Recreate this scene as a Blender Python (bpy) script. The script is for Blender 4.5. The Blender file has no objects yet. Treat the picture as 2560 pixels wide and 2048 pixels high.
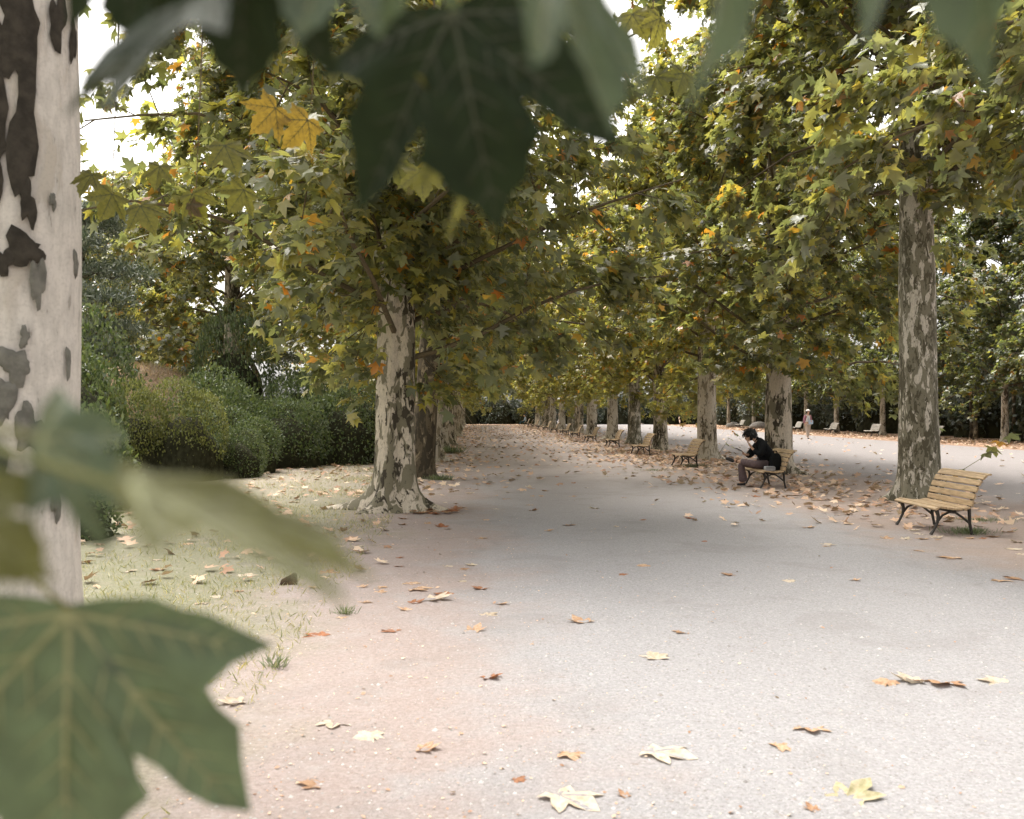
import bpy, math, random
import numpy as np
from mathutils import Vector, Matrix

S = bpy.context.scene
COL = S.collection
rad = math.radians

# ------------------------------------------------------------------ camera, sky, sun, exposure
cam = bpy.data.cameras.new('camera')
cam.sensor_width = 36.0
cam.lens = 33.75
cam.clip_start = 0.02
cam.clip_end = 2000
cam.dof.use_dof = True
cam.dof.focus_distance = 19.0
cam.dof.aperture_fstop = 4.0
cam_o = bpy.data.objects.new('camera', cam)
COL.objects.link(cam_o)
cam_o.location = (0, 0, 1.62)
cam_o.rotation_euler = (rad(90.143), 0, rad(-2.386))
S.camera = cam_o

SUN_EL, SUN_AZ = rad(60), rad(-26)      # azimuth measured from +Y towards +X
world = bpy.data.worlds.new('World')
S.world = world
world.use_nodes = True
wn = world.node_tree
for n in list(wn.nodes):
    wn.nodes.remove(n)
sky = wn.nodes.new('ShaderNodeTexSky')
sky.sky_type = 'NISHITA'
sky.sun_disc = False
sky.sun_elevation = SUN_EL
sky.sun_rotation = SUN_AZ
sky.air_density = 1.0
sky.dust_density = 6.0
sky.ozone_density = 0.6
hsv = wn.nodes.new('ShaderNodeHueSaturation')          # thin white overcast: the blue is veiled
hsv.inputs['Saturation'].default_value = 0.08
wbg = wn.nodes.new('ShaderNodeBackground')
wbg.inputs['Strength'].default_value = 0.15
wout = wn.nodes.new('ShaderNodeOutputWorld')
wn.links.new(sky.outputs[0], hsv.inputs['Color'])
tint = wn.nodes.new('ShaderNodeMixRGB')                # warm milky veil
tint.blend_type = 'MULTIPLY'
tint.inputs[0].default_value = 1.0
tint.inputs[2].default_value = (1.0, 0.975, 0.94, 1)
wn.links.new(hsv.outputs[0], tint.inputs[1])
wn.links.new(tint.outputs[0], wbg.inputs['Color'])
wn.links.new(wbg.outputs[0], wout.inputs['Surface'])

sl = bpy.data.lights.new('sun', 'SUN')
sl.energy = 1.0
sl.angle = rad(28)
sl.color = (1.0, 0.94, 0.85)
sun = bpy.data.objects.new('sun', sl)
COL.objects.link(sun)
sun.rotation_euler = Vector((-math.sin(SUN_AZ) * math.cos(SUN_EL), -math.cos(SUN_AZ) * math.cos(SUN_EL),
                             -math.sin(SUN_EL))).to_track_quat('-Z', 'Y').to_euler()

S.view_settings.view_transform = 'Standard'
S.view_settings.look = 'None'
S.view_settings.exposure = 1.56
S.view_settings.gamma = 1.0
S.render.engine = 'CYCLES'
S.cycles.max_bounces = 8
S.cycles.diffuse_bounces = 5
S.cycles.glossy_bounces = 2
S.cycles.transmission_bounces = 5
S.cycles.transparent_max_bounces = 4
S.cycles.use_denoising = True

# ------------------------------------------------------------------ helpers
def link(o, parent=None):
    COL.objects.link(o)
    if parent is not None:
        o.parent = parent
    return o

def tag(o, label=None, cat=None, group=None, kind=None):
    if label: o['label'] = label
    if cat: o['category'] = cat
    if group: o['group'] = group
    if kind: o['kind'] = kind
    return o

def thing(name, label, cat, loc=(0, 0, 0), rz=0.0, group=None, scale=1.0):
    o = bpy.data.objects.new(name, None)
    o.empty_display_size = 0.2
    link(o)
    o.location = loc
    o.rotation_euler = (0, 0, rz)
    o.scale = (scale,) * 3 if isinstance(scale, (int, float)) else scale
    return tag(o, label, cat, group)

def mesh_np(name, V, F, mat, midx=None, smooth=False):
    V = np.asarray(V, dtype=np.float32).reshape(-1, 3)
    F = np.asarray(F, dtype=np.int32)
    me = bpy.data.meshes.new(name)
    k = F.shape[1]
    me.vertices.add(len(V))
    me.vertices.foreach_set('co', V.ravel())
    me.loops.add(F.size)
    me.loops.foreach_set('vertex_index', F.ravel())
    me.polygons.add(len(F))
    me.polygons.foreach_set('loop_start', np.arange(0, F.size, k, dtype=np.int32))
    mats = mat if isinstance(mat, (list, tuple)) else [mat]
    for m in mats:
        me.materials.append(m)
    if midx is not None:
        me.polygons.foreach_set('material_index', np.asarray(midx, dtype=np.int32))
    if smooth:
        me.polygons.foreach_set('use_smooth', np.ones(len(F), dtype=bool))
    me.update(calc_edges=True)
    return me

def obj(name, me, parent=None, loc=None, rot=None, scale=None):
    o = bpy.data.objects.new(name, me)
    link(o, parent)
    if loc is not None: o.location = loc
    if rot is not None: o.rotation_euler = rot
    if scale is not None: o.scale = (scale,) * 3 if isinstance(scale, (int, float)) else scale
    return o

class MB:
    """collects simple shapes for one mesh"""
    def __init__(s): s.v, s.f = [], []
    def add(s, v, f):
        b = len(s.v)
        s.v += [tuple(p) for p in v]
        s.f += [tuple(i + b for i in q) for q in f]
    def prism(s, prof, y0, y1):              # profile (x,z) extruded along y
        n = len(prof)
        v = [(x, y0, z) for x, z in prof] + [(x, y1, z) for x, z in prof]
        f = [(i, (i + 1) % n, n + (i + 1) % n, n + i) for i in range(n)]
        f += [tuple(range(n - 1, -1, -1)), tuple(range(n, 2 * n))]
        s.add(v, f)
    def box(s, c, d, ch=0.0, rot=None):
        hx, hy, hz = d[0] / 2, d[1] / 2, d[2] / 2
        prof = [(-hx + ch, -hz), (hx - ch, -hz), (hx, -hz + ch), (hx, hz - ch), (hx - ch, hz), (-hx + ch, hz), (-hx, hz - ch), (-hx, -hz + ch)] \
            if ch else [(-hx, -hz), (hx, -hz), (hx, hz), (-hx, hz)]
        m = MB(); m.prism(prof, -hy, hy)
        R = rot or Matrix.Identity(3)
        s.add([Vector(c) + R @ Vector(p) for p in m.v], m.f)
    def tube(s, pts, rr, n=6, flat=1.0, cap=True):
        pts = [Vector(p) for p in pts]
        rings = []
        up = Vector((0, 1, 0.01)) if abs((pts[-1] - pts[0]).normalized().y) < .9 else Vector((1, 0, 0.01))
        for i, p in enumerate(pts):
            t = (pts[min(i + 1, len(pts) - 1)] - pts[max(i - 1, 0)]).normalized()
            a = t.cross(up).normalized(); b = a.cross(t).normalized()
            r = rr[i] if isinstance(rr, (list, tuple)) else rr
            rings.append([p + a * (r * math.cos(2 * math.pi * k / n)) + b * (r * flat * math.sin(2 * math.pi * k / n)) for k in range(n)])
        v = [q for r in rings for q in r]
        f = [(i * n + k, i * n + (k + 1) % n, (i + 1) * n + (k + 1) % n, (i + 1) * n + k) for i in range(len(pts) - 1) for k in range(n)]
        if cap:
            f += [tuple(range(n - 1, -1, -1)), tuple(range(len(v) - n, len(v)))]
        s.add(v, f)
    def build(s, name, mat, parent=None, smooth=False, **kw):
        me = bpy.data.meshes.new(name)
        me.from_pydata(s.v, [], s.f)
        me.materials.append(mat)
        if smooth:
            me.polygons.foreach_set('use_smooth', np.ones(len(me.polygons), dtype=bool))
        me.update()
        return obj(name, me, parent, **kw)

# ------------------------------------------------------------------ materials
class NT:
    def __init__(s, name):
        s.m = bpy.data.materials.new(name)
        s.m.use_nodes = True
        s.t = s.m.node_tree
        for n in list(s.t.nodes): s.t.nodes.remove(n)
        s.out = s.t.nodes.new('ShaderNodeOutputMaterial')
    def n(s, kind, **kw):
        nd = s.t.nodes.new('ShaderNode' + kind)
        for k, v in kw.items(): setattr(nd, k, v)
        return nd
    def l(s, a, b): s.t.links.new(a, b)
    def put(s, sock, v):
        if isinstance(v, bpy.types.NodeSocket): s.l(v, sock)
        else: sock.default_value = v
    def math(s, op, a, b=0.0, c=None, clamp=False):
        nd = s.n('Math', operation=op); nd.use_clamp = clamp
        s.put(nd.inputs[0], a); s.put(nd.inputs[1], b)
        if c is not None: s.put(nd.inputs[2], c)
        return nd.outputs[0]
    def step(s, x, a, b):                        # smooth 0..1 from a to b
        nd = s.n('MapRange', interpolation_type='SMOOTHSTEP')
        s.put(nd.inputs['Value'], x); nd.inputs['From Min'].default_value = a; nd.inputs['From Max'].default_value = b
        return nd.outputs[0]
    def mix(s, f, a, b, mode='MIX'):
        nd = s.n('MixRGB', blend_type=mode)
        s.put(nd.inputs[0], f)
        for i, c in ((1, a), (2, b)):
            if isinstance(c, tuple) and len(c) == 3: c = c + (1,)
            s.put(nd.inputs[i], c)
        return nd.outputs[0]
    def noise(s, vec, scale, detail=3.0, rough=0.55, dist=0.0):
        nd = s.n('TexNoise')
        if vec is not None: s.l(vec, nd.inputs['Vector'])
        nd.inputs['Scale'].default_value = scale; nd.inputs['Detail'].default_value = detail
        nd.inputs['Roughness'].default_value = rough; nd.inputs['Distortion'].default_value = dist
        return nd.outputs[0]
    def ramp(s, f, stops, interp='LINEAR'):
        nd = s.n('ValToRGB'); nd.color_ramp.interpolation = interp
        e = nd.color_ramp.elements
        while len(e) < len(stops): e.new(0.5)
        for el, (p, c) in zip(e, stops):
            el.position = p; el.color = tuple(c) + (1,)
        s.put(nd.inputs[0], f)
        return nd.outputs[0]
    def bsdf(s, color, rough=0.8, spec=0.3, bump=None, bstr=0.3, bdist=0.02):
        p = s.n('BsdfPrincipled')
        s.put(p.inputs['Base Color'], color + (1,) if isinstance(color, tuple) and len(color) == 3 else color)
        s.put(p.inputs['Roughness'], rough)
        p.inputs['Specular IOR Level'].default_value = spec
        if bump is not None:
            b = s.n('Bump'); b.inputs['Strength'].default_value = bstr; b.inputs['Distance'].default_value = bdist
            s.l(bump, b.inputs['Height']); s.l(b.outputs[0], p.inputs['Normal'])
        return p
    def done(s, sh): s.l(sh, s.out.inputs['Surface']); return s.m

def rnd_value(t):
    """a random number per leaf, whether it is an island of a mesh or an object of its own"""
    g = t.n('NewGeometry'); oi = t.n('ObjectInfo')
    return t.math('FRACT', t.math('ADD', g.outputs['Random Per Island'], oi.outputs['Random'])), g

def leaf_mat(name, stops, trans=0.54, rough=0.36, tgain=(1.9, 1.95, 0.95), spec=0.9, spots=0.25):
    t = NT(name)
    r, g = rnd_value(t)
    col = t.ramp(r, stops)
    tc = t.n('TexCoord')
    nz = t.noise(tc.outputs['Object'], 9.0, 3)
    col = t.mix(t.math('MULTIPLY', t.step(nz, 0.52, 0.72), spots), col, (0.12, 0.085, 0.02))
    under = t.mix(0.55, col, (0.27, 0.285, 0.215))
    c2 = t.mix(g.outputs['Backfacing'], col, under)
    p = t.bsdf(t.mix(1.0, c2, (1.35, 1.35, 1.35), 'MULTIPLY'), rough, spec)
    tr = t.n('BsdfTranslucent')
    t.l(t.mix(1.0, col, tuple(tgain), 'MULTIPLY'), tr.inputs['Color'])
    mx = t.n('MixShader'); mx.inputs[0].default_value = trans
    t.l(p.outputs[0], mx.inputs[1]); t.l(tr.outputs[0], mx.inputs[2])
    return t.done(mx.outputs[0])

GREENS = [(0.0, (0.095, 0.110, 0.062)), (0.35, (0.145, 0.155, 0.085)), (0.62, (0.20, 0.20, 0.092)), (0.84, (0.265, 0.24, 0.08)),
          (0.945, (0.32, 0.27, 0.07)), (0.965, (0.36, 0.21, 0.04)), (1.0, (0.42, 0.15, 0.03))]
M_LEAF = leaf_mat('plane_leaf_green', GREENS)
M_LEAFY = leaf_mat('plane_leaf_turning_backlit', [(0.0, (0.12, 0.125, 0.05)), (0.35, (0.19, 0.19, 0.075)), (0.7, (0.27, 0.25, 0.085)), (0.94, (0.34, 0.27, 0.06)), (1.0, (0.42, 0.17, 0.03))])  # turning leaves of far crowns, backlight from the sky brightened into the colour
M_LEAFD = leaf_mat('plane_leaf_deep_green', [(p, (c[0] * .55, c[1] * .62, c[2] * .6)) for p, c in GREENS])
M_SHRUB = leaf_mat('shrub_leaf', [(0.0, (0.035, 0.055, 0.022)), (0.6, (0.062, 0.088, 0.034)), (1.0, (0.11, 0.135, 0.05))], trans=0.25, rough=0.6, spec=0.25)
M_SHRUBY = leaf_mat('shrub_leaf_olive', [(0.0, (0.06, 0.072, 0.022)), (0.6, (0.115, 0.125, 0.038)), (1.0, (0.18, 0.18, 0.06))], trans=0.25, rough=0.6, spec=0.25)
M_DARK = leaf_mat('evergreen_leaf', [(0.0, (0.016, 0.026, 0.014)), (0.7, (0.03, 0.045, 0.022)), (1.0, (0.06, 0.08, 0.04))], trans=0.12, rough=0.45)
M_PINE = leaf_mat('pine_needle', [(0.0, (0.03, 0.048, 0.03)), (1.0, (0.07, 0.09, 0.055))], trans=0.15, rough=0.55)
M_GRASS = leaf_mat('grass_blade', [(0.0, (0.10, 0.12, 0.04)), (0.5, (0.24, 0.22, 0.09)), (1.0, (0.38, 0.31, 0.17))], trans=0.3, rough=0.6, spots=0.1)
M_TUFT = leaf_mat('fresh_grass', [(0.0, (0.06, 0.09, 0.035)), (1.0, (0.12, 0.15, 0.06))], trans=0.3, rough=0.55, spots=0.1)
M_DRY = leaf_mat('dry_grass', [(0.0, (0.22, 0.145, 0.095)), (0.6, (0.31, 0.215, 0.145)), (1.0, (0.36, 0.28, 0.18))], trans=0.2, rough=0.7)
FALL = [(0.0, (0.22, 0.12, 0.07)), (0.2, (0.35, 0.21, 0.135)), (0.5, (0.46, 0.31, 0.22)), (0.75, (0.55, 0.39, 0.27)), (1.0, (0.60, 0.48, 0.36))]
M_LITTER = leaf_mat('fallen_leaf_litter', FALL, trans=0.15, rough=0.65, tgain=(1.0, 0.85, 0.6), spec=0.25)

def fallen_mat(name, a, b):
    t = NT(name)
    tc = t.n('TexCoord'); oi = t.n('ObjectInfo')
    nz = t.noise(tc.outputs['Object'], 5.0, 4, 0.6)
    col = t.mix(t.step(nz, 0.4, 0.66), a, b)
    col = t.mix(t.math('MULTIPLY', oi.outputs['Random'], 0.3), col, (0.30, 0.19, 0.11))
    fine = t.noise(tc.outputs['Object'], 40.0, 3)
    col = t.mix(t.math('MULTIPLY', t.step(fine, 0.55, 0.75), 0.35), col, (0.22, 0.12, 0.06))
    p = t.bsdf(col, 0.6, 0.25, fine, 0.4, 0.01)
    tr = t.n('BsdfTranslucent'); t.l(col, tr.inputs['Color'])
    mx = t.n('MixShader'); mx.inputs[0].default_value = 0.15
    t.l(p.outputs[0], mx.inputs[1]); t.l(tr.outputs[0], mx.inputs[2])
    return t.done(mx.outputs[0])
M_FALL = {'cream': fallen_mat('fallen_leaf_cream', (0.66, 0.58, 0.46), (0.56, 0.44, 0.31)),
          'yellow': fallen_mat('fallen_leaf_yellow', (0.60, 0.54, 0.36), (0.38, 0.38, 0.20)),
          'tan': fallen_mat('fallen_leaf_tan', (0.60, 0.42, 0.28), (0.46, 0.26, 0.14)),
          'brown': fallen_mat('fallen_leaf_brown', (0.36, 0.19, 0.10), (0.50, 0.31, 0.18)),
          'russet': fallen_mat('fallen_leaf_russet', (0.40, 0.16, 0.07), (0.24, 0.09, 0.04))}

def bark_mat(name, pale, mid, dark, scale=4.0, amid=0.5, adark=0.6, zs=0.4, sharp=0.025):
    t = NT(name)
    tc = t.n('TexCoord'); oi = t.n('ObjectInfo')
    mp = t.n('Mapping'); mp.inputs['Scale'].default_value = (1, 1, zs)
    off = t.n('CombineXYZ')
    for i in range(3): t.l(t.math('MULTIPLY', oi.outputs['Random'], 17.0 + 9 * i), off.inputs[i])
    t.l(off.outputs[0], mp.inputs['Location']); t.l(tc.outputs['Object'], mp.inputs['Vector'])
    v = mp.outputs[0]
    big = t.noise(v, scale * 0.35, 2)
    n1 = t.noise(v, scale, 4, 0.55, 0.6)
    n2 = t.noise(v, scale * 1.7, 4, 0.6, 0.9)
    n3 = t.noise(v, scale * 5, 3, 0.6)
    fine = t.noise(tc.outputs['Object'], 60.0, 3)
    base = t.mix(t.step(n3, 0.35, 0.7), pale, tuple(c * 0.78 for c in pale))
    a = t.math('ADD', n1, t.math('MULTIPLY', t.math('SUBTRACT', big, 0.5), 0.5))
    m1 = t.step(a, amid - sharp, amid + sharp)
    b = t.math('ADD', n2, t.math('MULTIPLY', t.math('SUBTRACT', big, 0.5), 0.7))
    m2 = t.step(b, adark - sharp, adark + sharp)
    sp = t.step(n3, 0.66, 0.70)
    col = t.mix(m1, base, mid)
    col = t.mix(m2, col, dark)
    col = t.mix(t.math('MULTIPLY', sp, 0.6), col, dark)
    col = t.mix(t.math('MULTIPLY', t.step(fine, 0.45, 0.75), 0.25), col, tuple(c * 0.5 for c in mid))
    h = t.math('ADD', t.math('ADD', m1, m2), t.math('MULTIPLY', n3, 0.6))
    return t.done(t.bsdf(col, 0.8, 0.2, h, 0.45, 0.02).outputs[0])

M_BARK = bark_mat('plane_bark', (0.62, 0.545, 0.44), (0.20, 0.18, 0.125), (0.06, 0.05, 0.036), 6.5, 0.51, 0.59)
M_BARKG = bark_mat('plane_bark_mottled', (0.64, 0.595, 0.51), (0.22, 0.205, 0.15), (0.10, 0.09, 0.06), 9.5, 0.455, 0.56)
M_BARKP = bark_mat('plane_bark_pale', (0.66, 0.60, 0.50), (0.30, 0.26, 0.19), (0.08, 0.066, 0.048), 8.0, 0.54, 0.60)
M_BARKD = bark_mat('plane_bark_dark', (0.34, 0.28, 0.19), (0.13, 0.105, 0.07), (0.06, 0.05, 0.035), 5.0, 0.42, 0.52)
M_BARKF = bark_mat('plane_bark_smooth', (0.62, 0.58, 0.525), (0.48, 0.435, 0.375), (0.22, 0.20, 0.17), 4.0, 0.58, 0.80, 0.3, 0.05)

def simple(name, col, rough=0.7, spec=0.3, var=0.2, scale=30.0, bstr=0.15, metal=0.0, sc=(1, 1, 1)):
    t = NT(name)
    tc = t.n('TexCoord'); mp = t.n('Mapping'); mp.inputs['Scale'].default_value = sc
    t.l(tc.outputs['Object'], mp.inputs['Vector'])
    nz = t.noise(mp.outputs[0], scale, 4, 0.6)
    c = t.mix(t.step(nz, 0.3, 0.72), tuple(x * (1 - var) for x in col), tuple(min(1, x * (1 + var)) for x in col))
    p = t.bsdf(c, rough, spec, nz, bstr, 0.01)
    p.inputs['Metallic'].default_value = metal
    return t.done(p.outputs[0])

M_TWIG = simple('twig_bark', (0.13, 0.10, 0.06), 0.8)
M_PETIOLE = simple('petiole', (0.20, 0.20, 0.07), 0.6)
M_WOOD = simple('bench_wood', (0.45, 0.325, 0.195), 0.55, 0.35, 0.22, 14.0, 0.25, sc=(3, 0.35, 3))
M_WOODG = simple('weathered_wood', (0.50, 0.46, 0.40), 0.7, 0.2, 0.2, 14.0, 0.25, sc=(3, 0.35, 3))
M_IRON = simple('cast_iron', (0.035, 0.03, 0.025), 0.5, 0.4, 0.3)
M_BLACK = simple('black_wool', (0.012, 0.013, 0.014), 0.9, 0.1, 0.25)
M_TROUSER = simple('mauve_trousers', (0.15, 0.112, 0.115), 0.9, 0.1, 0.15)
M_SKIN = simple('skin', (0.60, 0.37, 0.25), 0.5, 0.4, 0.06)
M_HAIR = simple('black_hair', (0.010, 0.009, 0.009), 0.5, 0.35, 0.3, 60)
M_SHOE = simple('dark_shoe', (0.03, 0.03, 0.032), 0.5, 0.4, 0.2)
M_SOCK = simple('brown_sock', (.16, .09, .055), .9, .1)
M_PHONE = simple('dark_case', (0.05, 0.055, 0.065), 0.35, 0.5, 0.1)
M_GREYB = simple('grey_cloth', (0.34, 0.35, 0.37), 0.8, 0.2, 0.1)
M_WHITE = simple('white_cloth', (0.72, 0.68, 0.64), 0.9, 0.1, 0.06)
M_PINKC = simple('mauve_knit', (0.36, 0.17, 0.20), 0.9, 0.1, 0.1)
M_BEIGE = simple('beige_cloth', (0.52, 0.42, 0.34), 0.9, 0.1, 0.08)
M_BLUE = simple('pale_blue_cloth', (0.42, 0.52, 0.62), 0.9, 0.1, 0.08)
M_TEAL = simple('dark_teal_cloth', (0.05, 0.10, 0.12), 0.9, 0.1, 0.1)
M_STONE = simple('grey_stone', (0.33, 0.30, 0.27), 0.85, 0.2, 0.3, 8.0, 0.6)
M_DEBRIS = simple('dark_bark_flake', (0.09, 0.055, 0.035), 0.8, 0.2, 0.4, 20)

def ground_mat():
    t = NT('park_ground')
    tc = t.n('TexCoord'); v = tc.outputs['Object']
    sep = t.n('SeparateXYZ'); t.l(v, sep.inputs[0])
    x, y = sep.outputs[0], sep.outputs[1]
    w = t.noise(v, 0.45, 4, 0.6)
    w2 = t.noise(v, 2.2, 4, 0.65)
    jit = t.math('ADD', t.math('MULTIPLY', t.math('SUBTRACT', w, 0.5), 3.4), t.math('MULTIPLY', t.math('SUBTRACT', w2, 0.5), 1.6))
    xj = t.math('ADD', x, jit)
    g1 = t.noise(v, 34.0, 4, 0.7)
    g2 = t.noise(v, 130.0, 3, 0.75)
    vor = t.n('TexVoronoi'); vor.inputs['Scale'].default_value = 85.0; t.l(v, vor.inputs['Vector'])
    grain = t.mix(0.5, t.n('Value').outputs[0], g2)
    cell = t.n('SeparateColor'); t.l(vor.outputs['Color'], cell.inputs[0])
    gravel = t.mix(t.step(g1, 0.3, 0.7), (0.35, 0.345, 0.348), (0.455, 0.445, 0.447))
    gravel = t.mix(t.math('MULTIPLY', t.step(cell.outputs[0], 0.72, 1.0), 0.55), gravel, (0.55, 0.54, 0.54))
    gravel = t.mix(t.math('MULTIPLY', t.step(cell.outputs[1], 0.80, 1.0), 0.55), gravel, (0.24, 0.225, 0.215))
    dirt = t.mix(t.step(g1, 0.3, 0.7), (0.355, 0.29, 0.262), (0.47, 0.395, 0.362))
    dirt = t.mix(t.math('MULTIPLY', t.step(w2, 0.5, 0.75), 0.5), dirt, (0.44, 0.40, 0.375))
    dirt = t.mix(t.math('MULTIPLY', t.step(cell.outputs[0], 0.8, 1.0), 0.4), dirt, (0.54, 0.49, 0.46))
    straw = t.mix(t.step(g1, 0.3, 0.72), (0.22, 0.225, 0.135), (0.38, 0.365, 0.255))
    straw = t.mix(t.math('MULTIPLY', t.step(w2, 0.52, 0.72), 0.6), straw, (0.42, 0.375, 0.30))
    litter = t.mix(t.step(g1, 0.3, 0.7), (0.27, 0.16, 0.095), (0.46, 0.31, 0.21))
    col = t.mix(t.step(xj, -2.6, -0.9), straw, dirt)
    col = t.mix(t.step(xj, -0.6, 0.9), col, gravel)
    col = t.mix(t.math('MULTIPLY', t.step(xj, 4.6, 6.4), 0.85), col, t.mix(0.3, t.mix(0.4, dirt, (0.50, 0.40, 0.33)), litter))
    col = t.mix(t.step(xj, 8.8, 10.4), col, t.mix(0.75, gravel, (0.285, 0.255, 0.24)))
    col = t.mix(t.step(x, 22.9, 23.6), col, litter)
    col = t.mix(t.math('MULTIPLY', t.step(y, 10, 34), t.math('SUBTRACT', 0.75, t.step(x, 8.8, 10.5))), col, t.mix(0.3, (0.60, 0.50, 0.435), dirt))
    wear = t.noise(v, 1.1, 5, 0.6, 0.8)
    col = t.mix(t.math('MULTIPLY', t.step(wear, 0.5, 0.68), 0.30), col, (0.27, 0.25, 0.235))
    mott = t.noise(v, 6.5, 5, 0.7)
    col = t.mix(t.math('MULTIPLY', t.step(mott, 0.5, 0.75), 0.35), col, (0.50, 0.475, 0.46))
    # loose brown crumbs of leaf and bark
    cr = t.noise(v, 18.0, 5, 0.75, 0.4)
    col = t.mix(t.math('MULTIPLY', t.step(cr, 0.61, 0.68), 0.45), col, (0.33, 0.235, 0.17))
    col = t.mix(1.0, col, (0.765, 0.755, 0.755), 'MULTIPLY')
    h = t.math('ADD', t.math('MULTIPLY', t.math('ADD', mott, wear), 1.6), t.math('MULTIPLY', g1, 0.5))
    h = t.math('ADD', h, t.math('ADD', t.math('MULTIPLY', g2, 0.5), t.math('MULTIPLY', vor.outputs['Distance'], -0.5)))
    return t.done(t.bsdf(col, 0.9, 0.15, h, 0.6, 0.012).outputs[0])
M_GROUND = ground_mat()

# ------------------------------------------------------------------ the ground
me = mesh_np('ground', [(-500, -300, 0), (500, -300, 0), (500, 900, 0), (-500, 900, 0)], [(0, 1, 2, 3)], M_GROUND)
tag(obj('ground', me), kind='structure')

# mound of dry grass behind the shrubs
rng = np.random.default_rng(5)
def dome(cx, cy, rx, ry, h, n=36, m=14):
    V, F = [], []
    for i in range(m + 1):
        r = i / m
        for k in range(n):
            a = 2 * math.pi * k / n
            rr = r * (1 + 0.06 * math.sin(3 * a + 1) + 0.04 * math.sin(5 * a))
            z = h * (1 - r ** 2.2) + 0.05 * math.sin(7 * a + 9 * r)
            V.append((cx + rx * rr * math.cos(a), cy + ry * rr * math.sin(a), z if i < m else -0.05))
    for i in range(m):
        for k in range(n):
            F.append((i * n + k, (i + 1) * n + k, (i + 1) * n + (k + 1) % n, i * n + (k + 1) % n))
    return V, F
dv, df = dome(-12.2, 35.5, 4.2, 3.8, 3.3)
M_MOUND = simple('mound_turf', (0.32, 0.235, 0.165), 0.95, 0.05, 0.35, 9.0, 0.8)
mound = tag(obj('mound', mesh_np('mound', dv, df, M_MOUND, smooth=True)), kind='structure')

# ------------------------------------------------------------------ leaf shapes
HALF_FULL = [(0, 0), (-.12, .10), (-.16, .28), (-.08, .42), (-.10, .62), (.05, .52), (.12, .55), (.16, .45), (.28, .55), (.34, .66), (.45, .67),
             (.66, .82), (.60, .62), (.65, .55), (.54, .41), (.50, .28), (.61, .30), (.70, .33), (.78, .22), (.88, .19), (.93, .09), (1.1, 0)]
HALF_MID = [(0, 0), (-.12, .24), (-.10, .62), (.16, .44), (.66, .82), (.50, .27), (.74, .30), (1.1, 0)]
HALF_LOW = [(0, 0), (-.02, .58), (.22, .42), (.64, .78), (.52, .28), (1.1, 0)]
HALF_TINY = [(0, 0), (.0, .60), (.62, .76), (.50, .26), (1.1, 0)]

HALF_FG = [(0, 0), (-.03, .12), (-.035, .28), (.005, .37), (.02, .47), (.14, .71), (.20, .57), (.285, .49), (.35, .53), (.43, .61), (.58, .62),
           (.83, .66), (.78, .52), (.71, .42), (.60, .33), (.54, .25), (.62, .265), (.71, .305), (.80, .22), (.89, .19), (.95, .09), (1.1, 0)]
def outline(half):
    return half + [(x, -y) for x, y in reversed(half[1:-1])]

def lobe_z(x, y, fold, droop, ang=(.89, 1.73)):
    a = math.atan2(y, x)
    r = math.hypot(x, y)
    v = min(abs(a - c) for c in (0, ang[0], -ang[0], ang[1], -ang[1]))
    return fold * r * min(v, .5) - droop * r * r

def template(half, fold=0.22, droop=0.16):
    o = outline(half)
    V = np.array([(0.06, 0, 0.0)] + [(x, y, lobe_z(x, y, fold, droop)) for x, y in o])
    n = len(o)
    F = np.array([(0, 1 + i, 1 + (i + 1) % n) for i in range(n)])
    return V, F[:, [0, 2, 1]]
T_MID = [template(HALF_MID, .25, .10), template(HALF_LOW, .35, .30), template(HALF_LOW, .15, .04), template(HALF_LOW, .45, .18)]
T_LOW = [template(HALF_TINY, .3, .2), template(HALF_TINY, .45, .35), template(HALF_TINY, .15, .05)]

def unit(a):
    return a / (np.linalg.norm(a, axis=-1, keepdims=True) + 1e-9)

def leaf_batch(P, T, N, Sz, tmpl):
    X = unit(T); Y = unit(np.cross(N, X)); Z = np.cross(X, Y)
    V0, F0 = tmpl
    V = P[:, None, :] + Sz[:, None, None] * (V0[None, :, 0:1] * X[:, None, :] + V0[None, :, 1:2] * Y[:, None, :] + V0[None, :, 2:3] * Z[:, None, :])
    F = F0[None] + (np.arange(len(P)) * len(V0))[:, None, None]
    return V.reshape(-1, 3), F.reshape(-1, 3)

def leaves_mesh(name, P, T, N, Sz, tmpls, mat, rng):
    Vs, Fs, b = [], [], 0
    pick = rng.integers(0, len(tmpls), len(P))
    for k, tm in enumerate(tmpls):
        m = pick == k
        if not m.any(): continue
        V, F = leaf_batch(P[m], T[m], N[m], Sz[m], tm)
        Vs.append(V); Fs.append(F + b); b += len(V)
    return mesh_np(name, np.concatenate(Vs), np.concatenate(Fs), mat)

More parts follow.
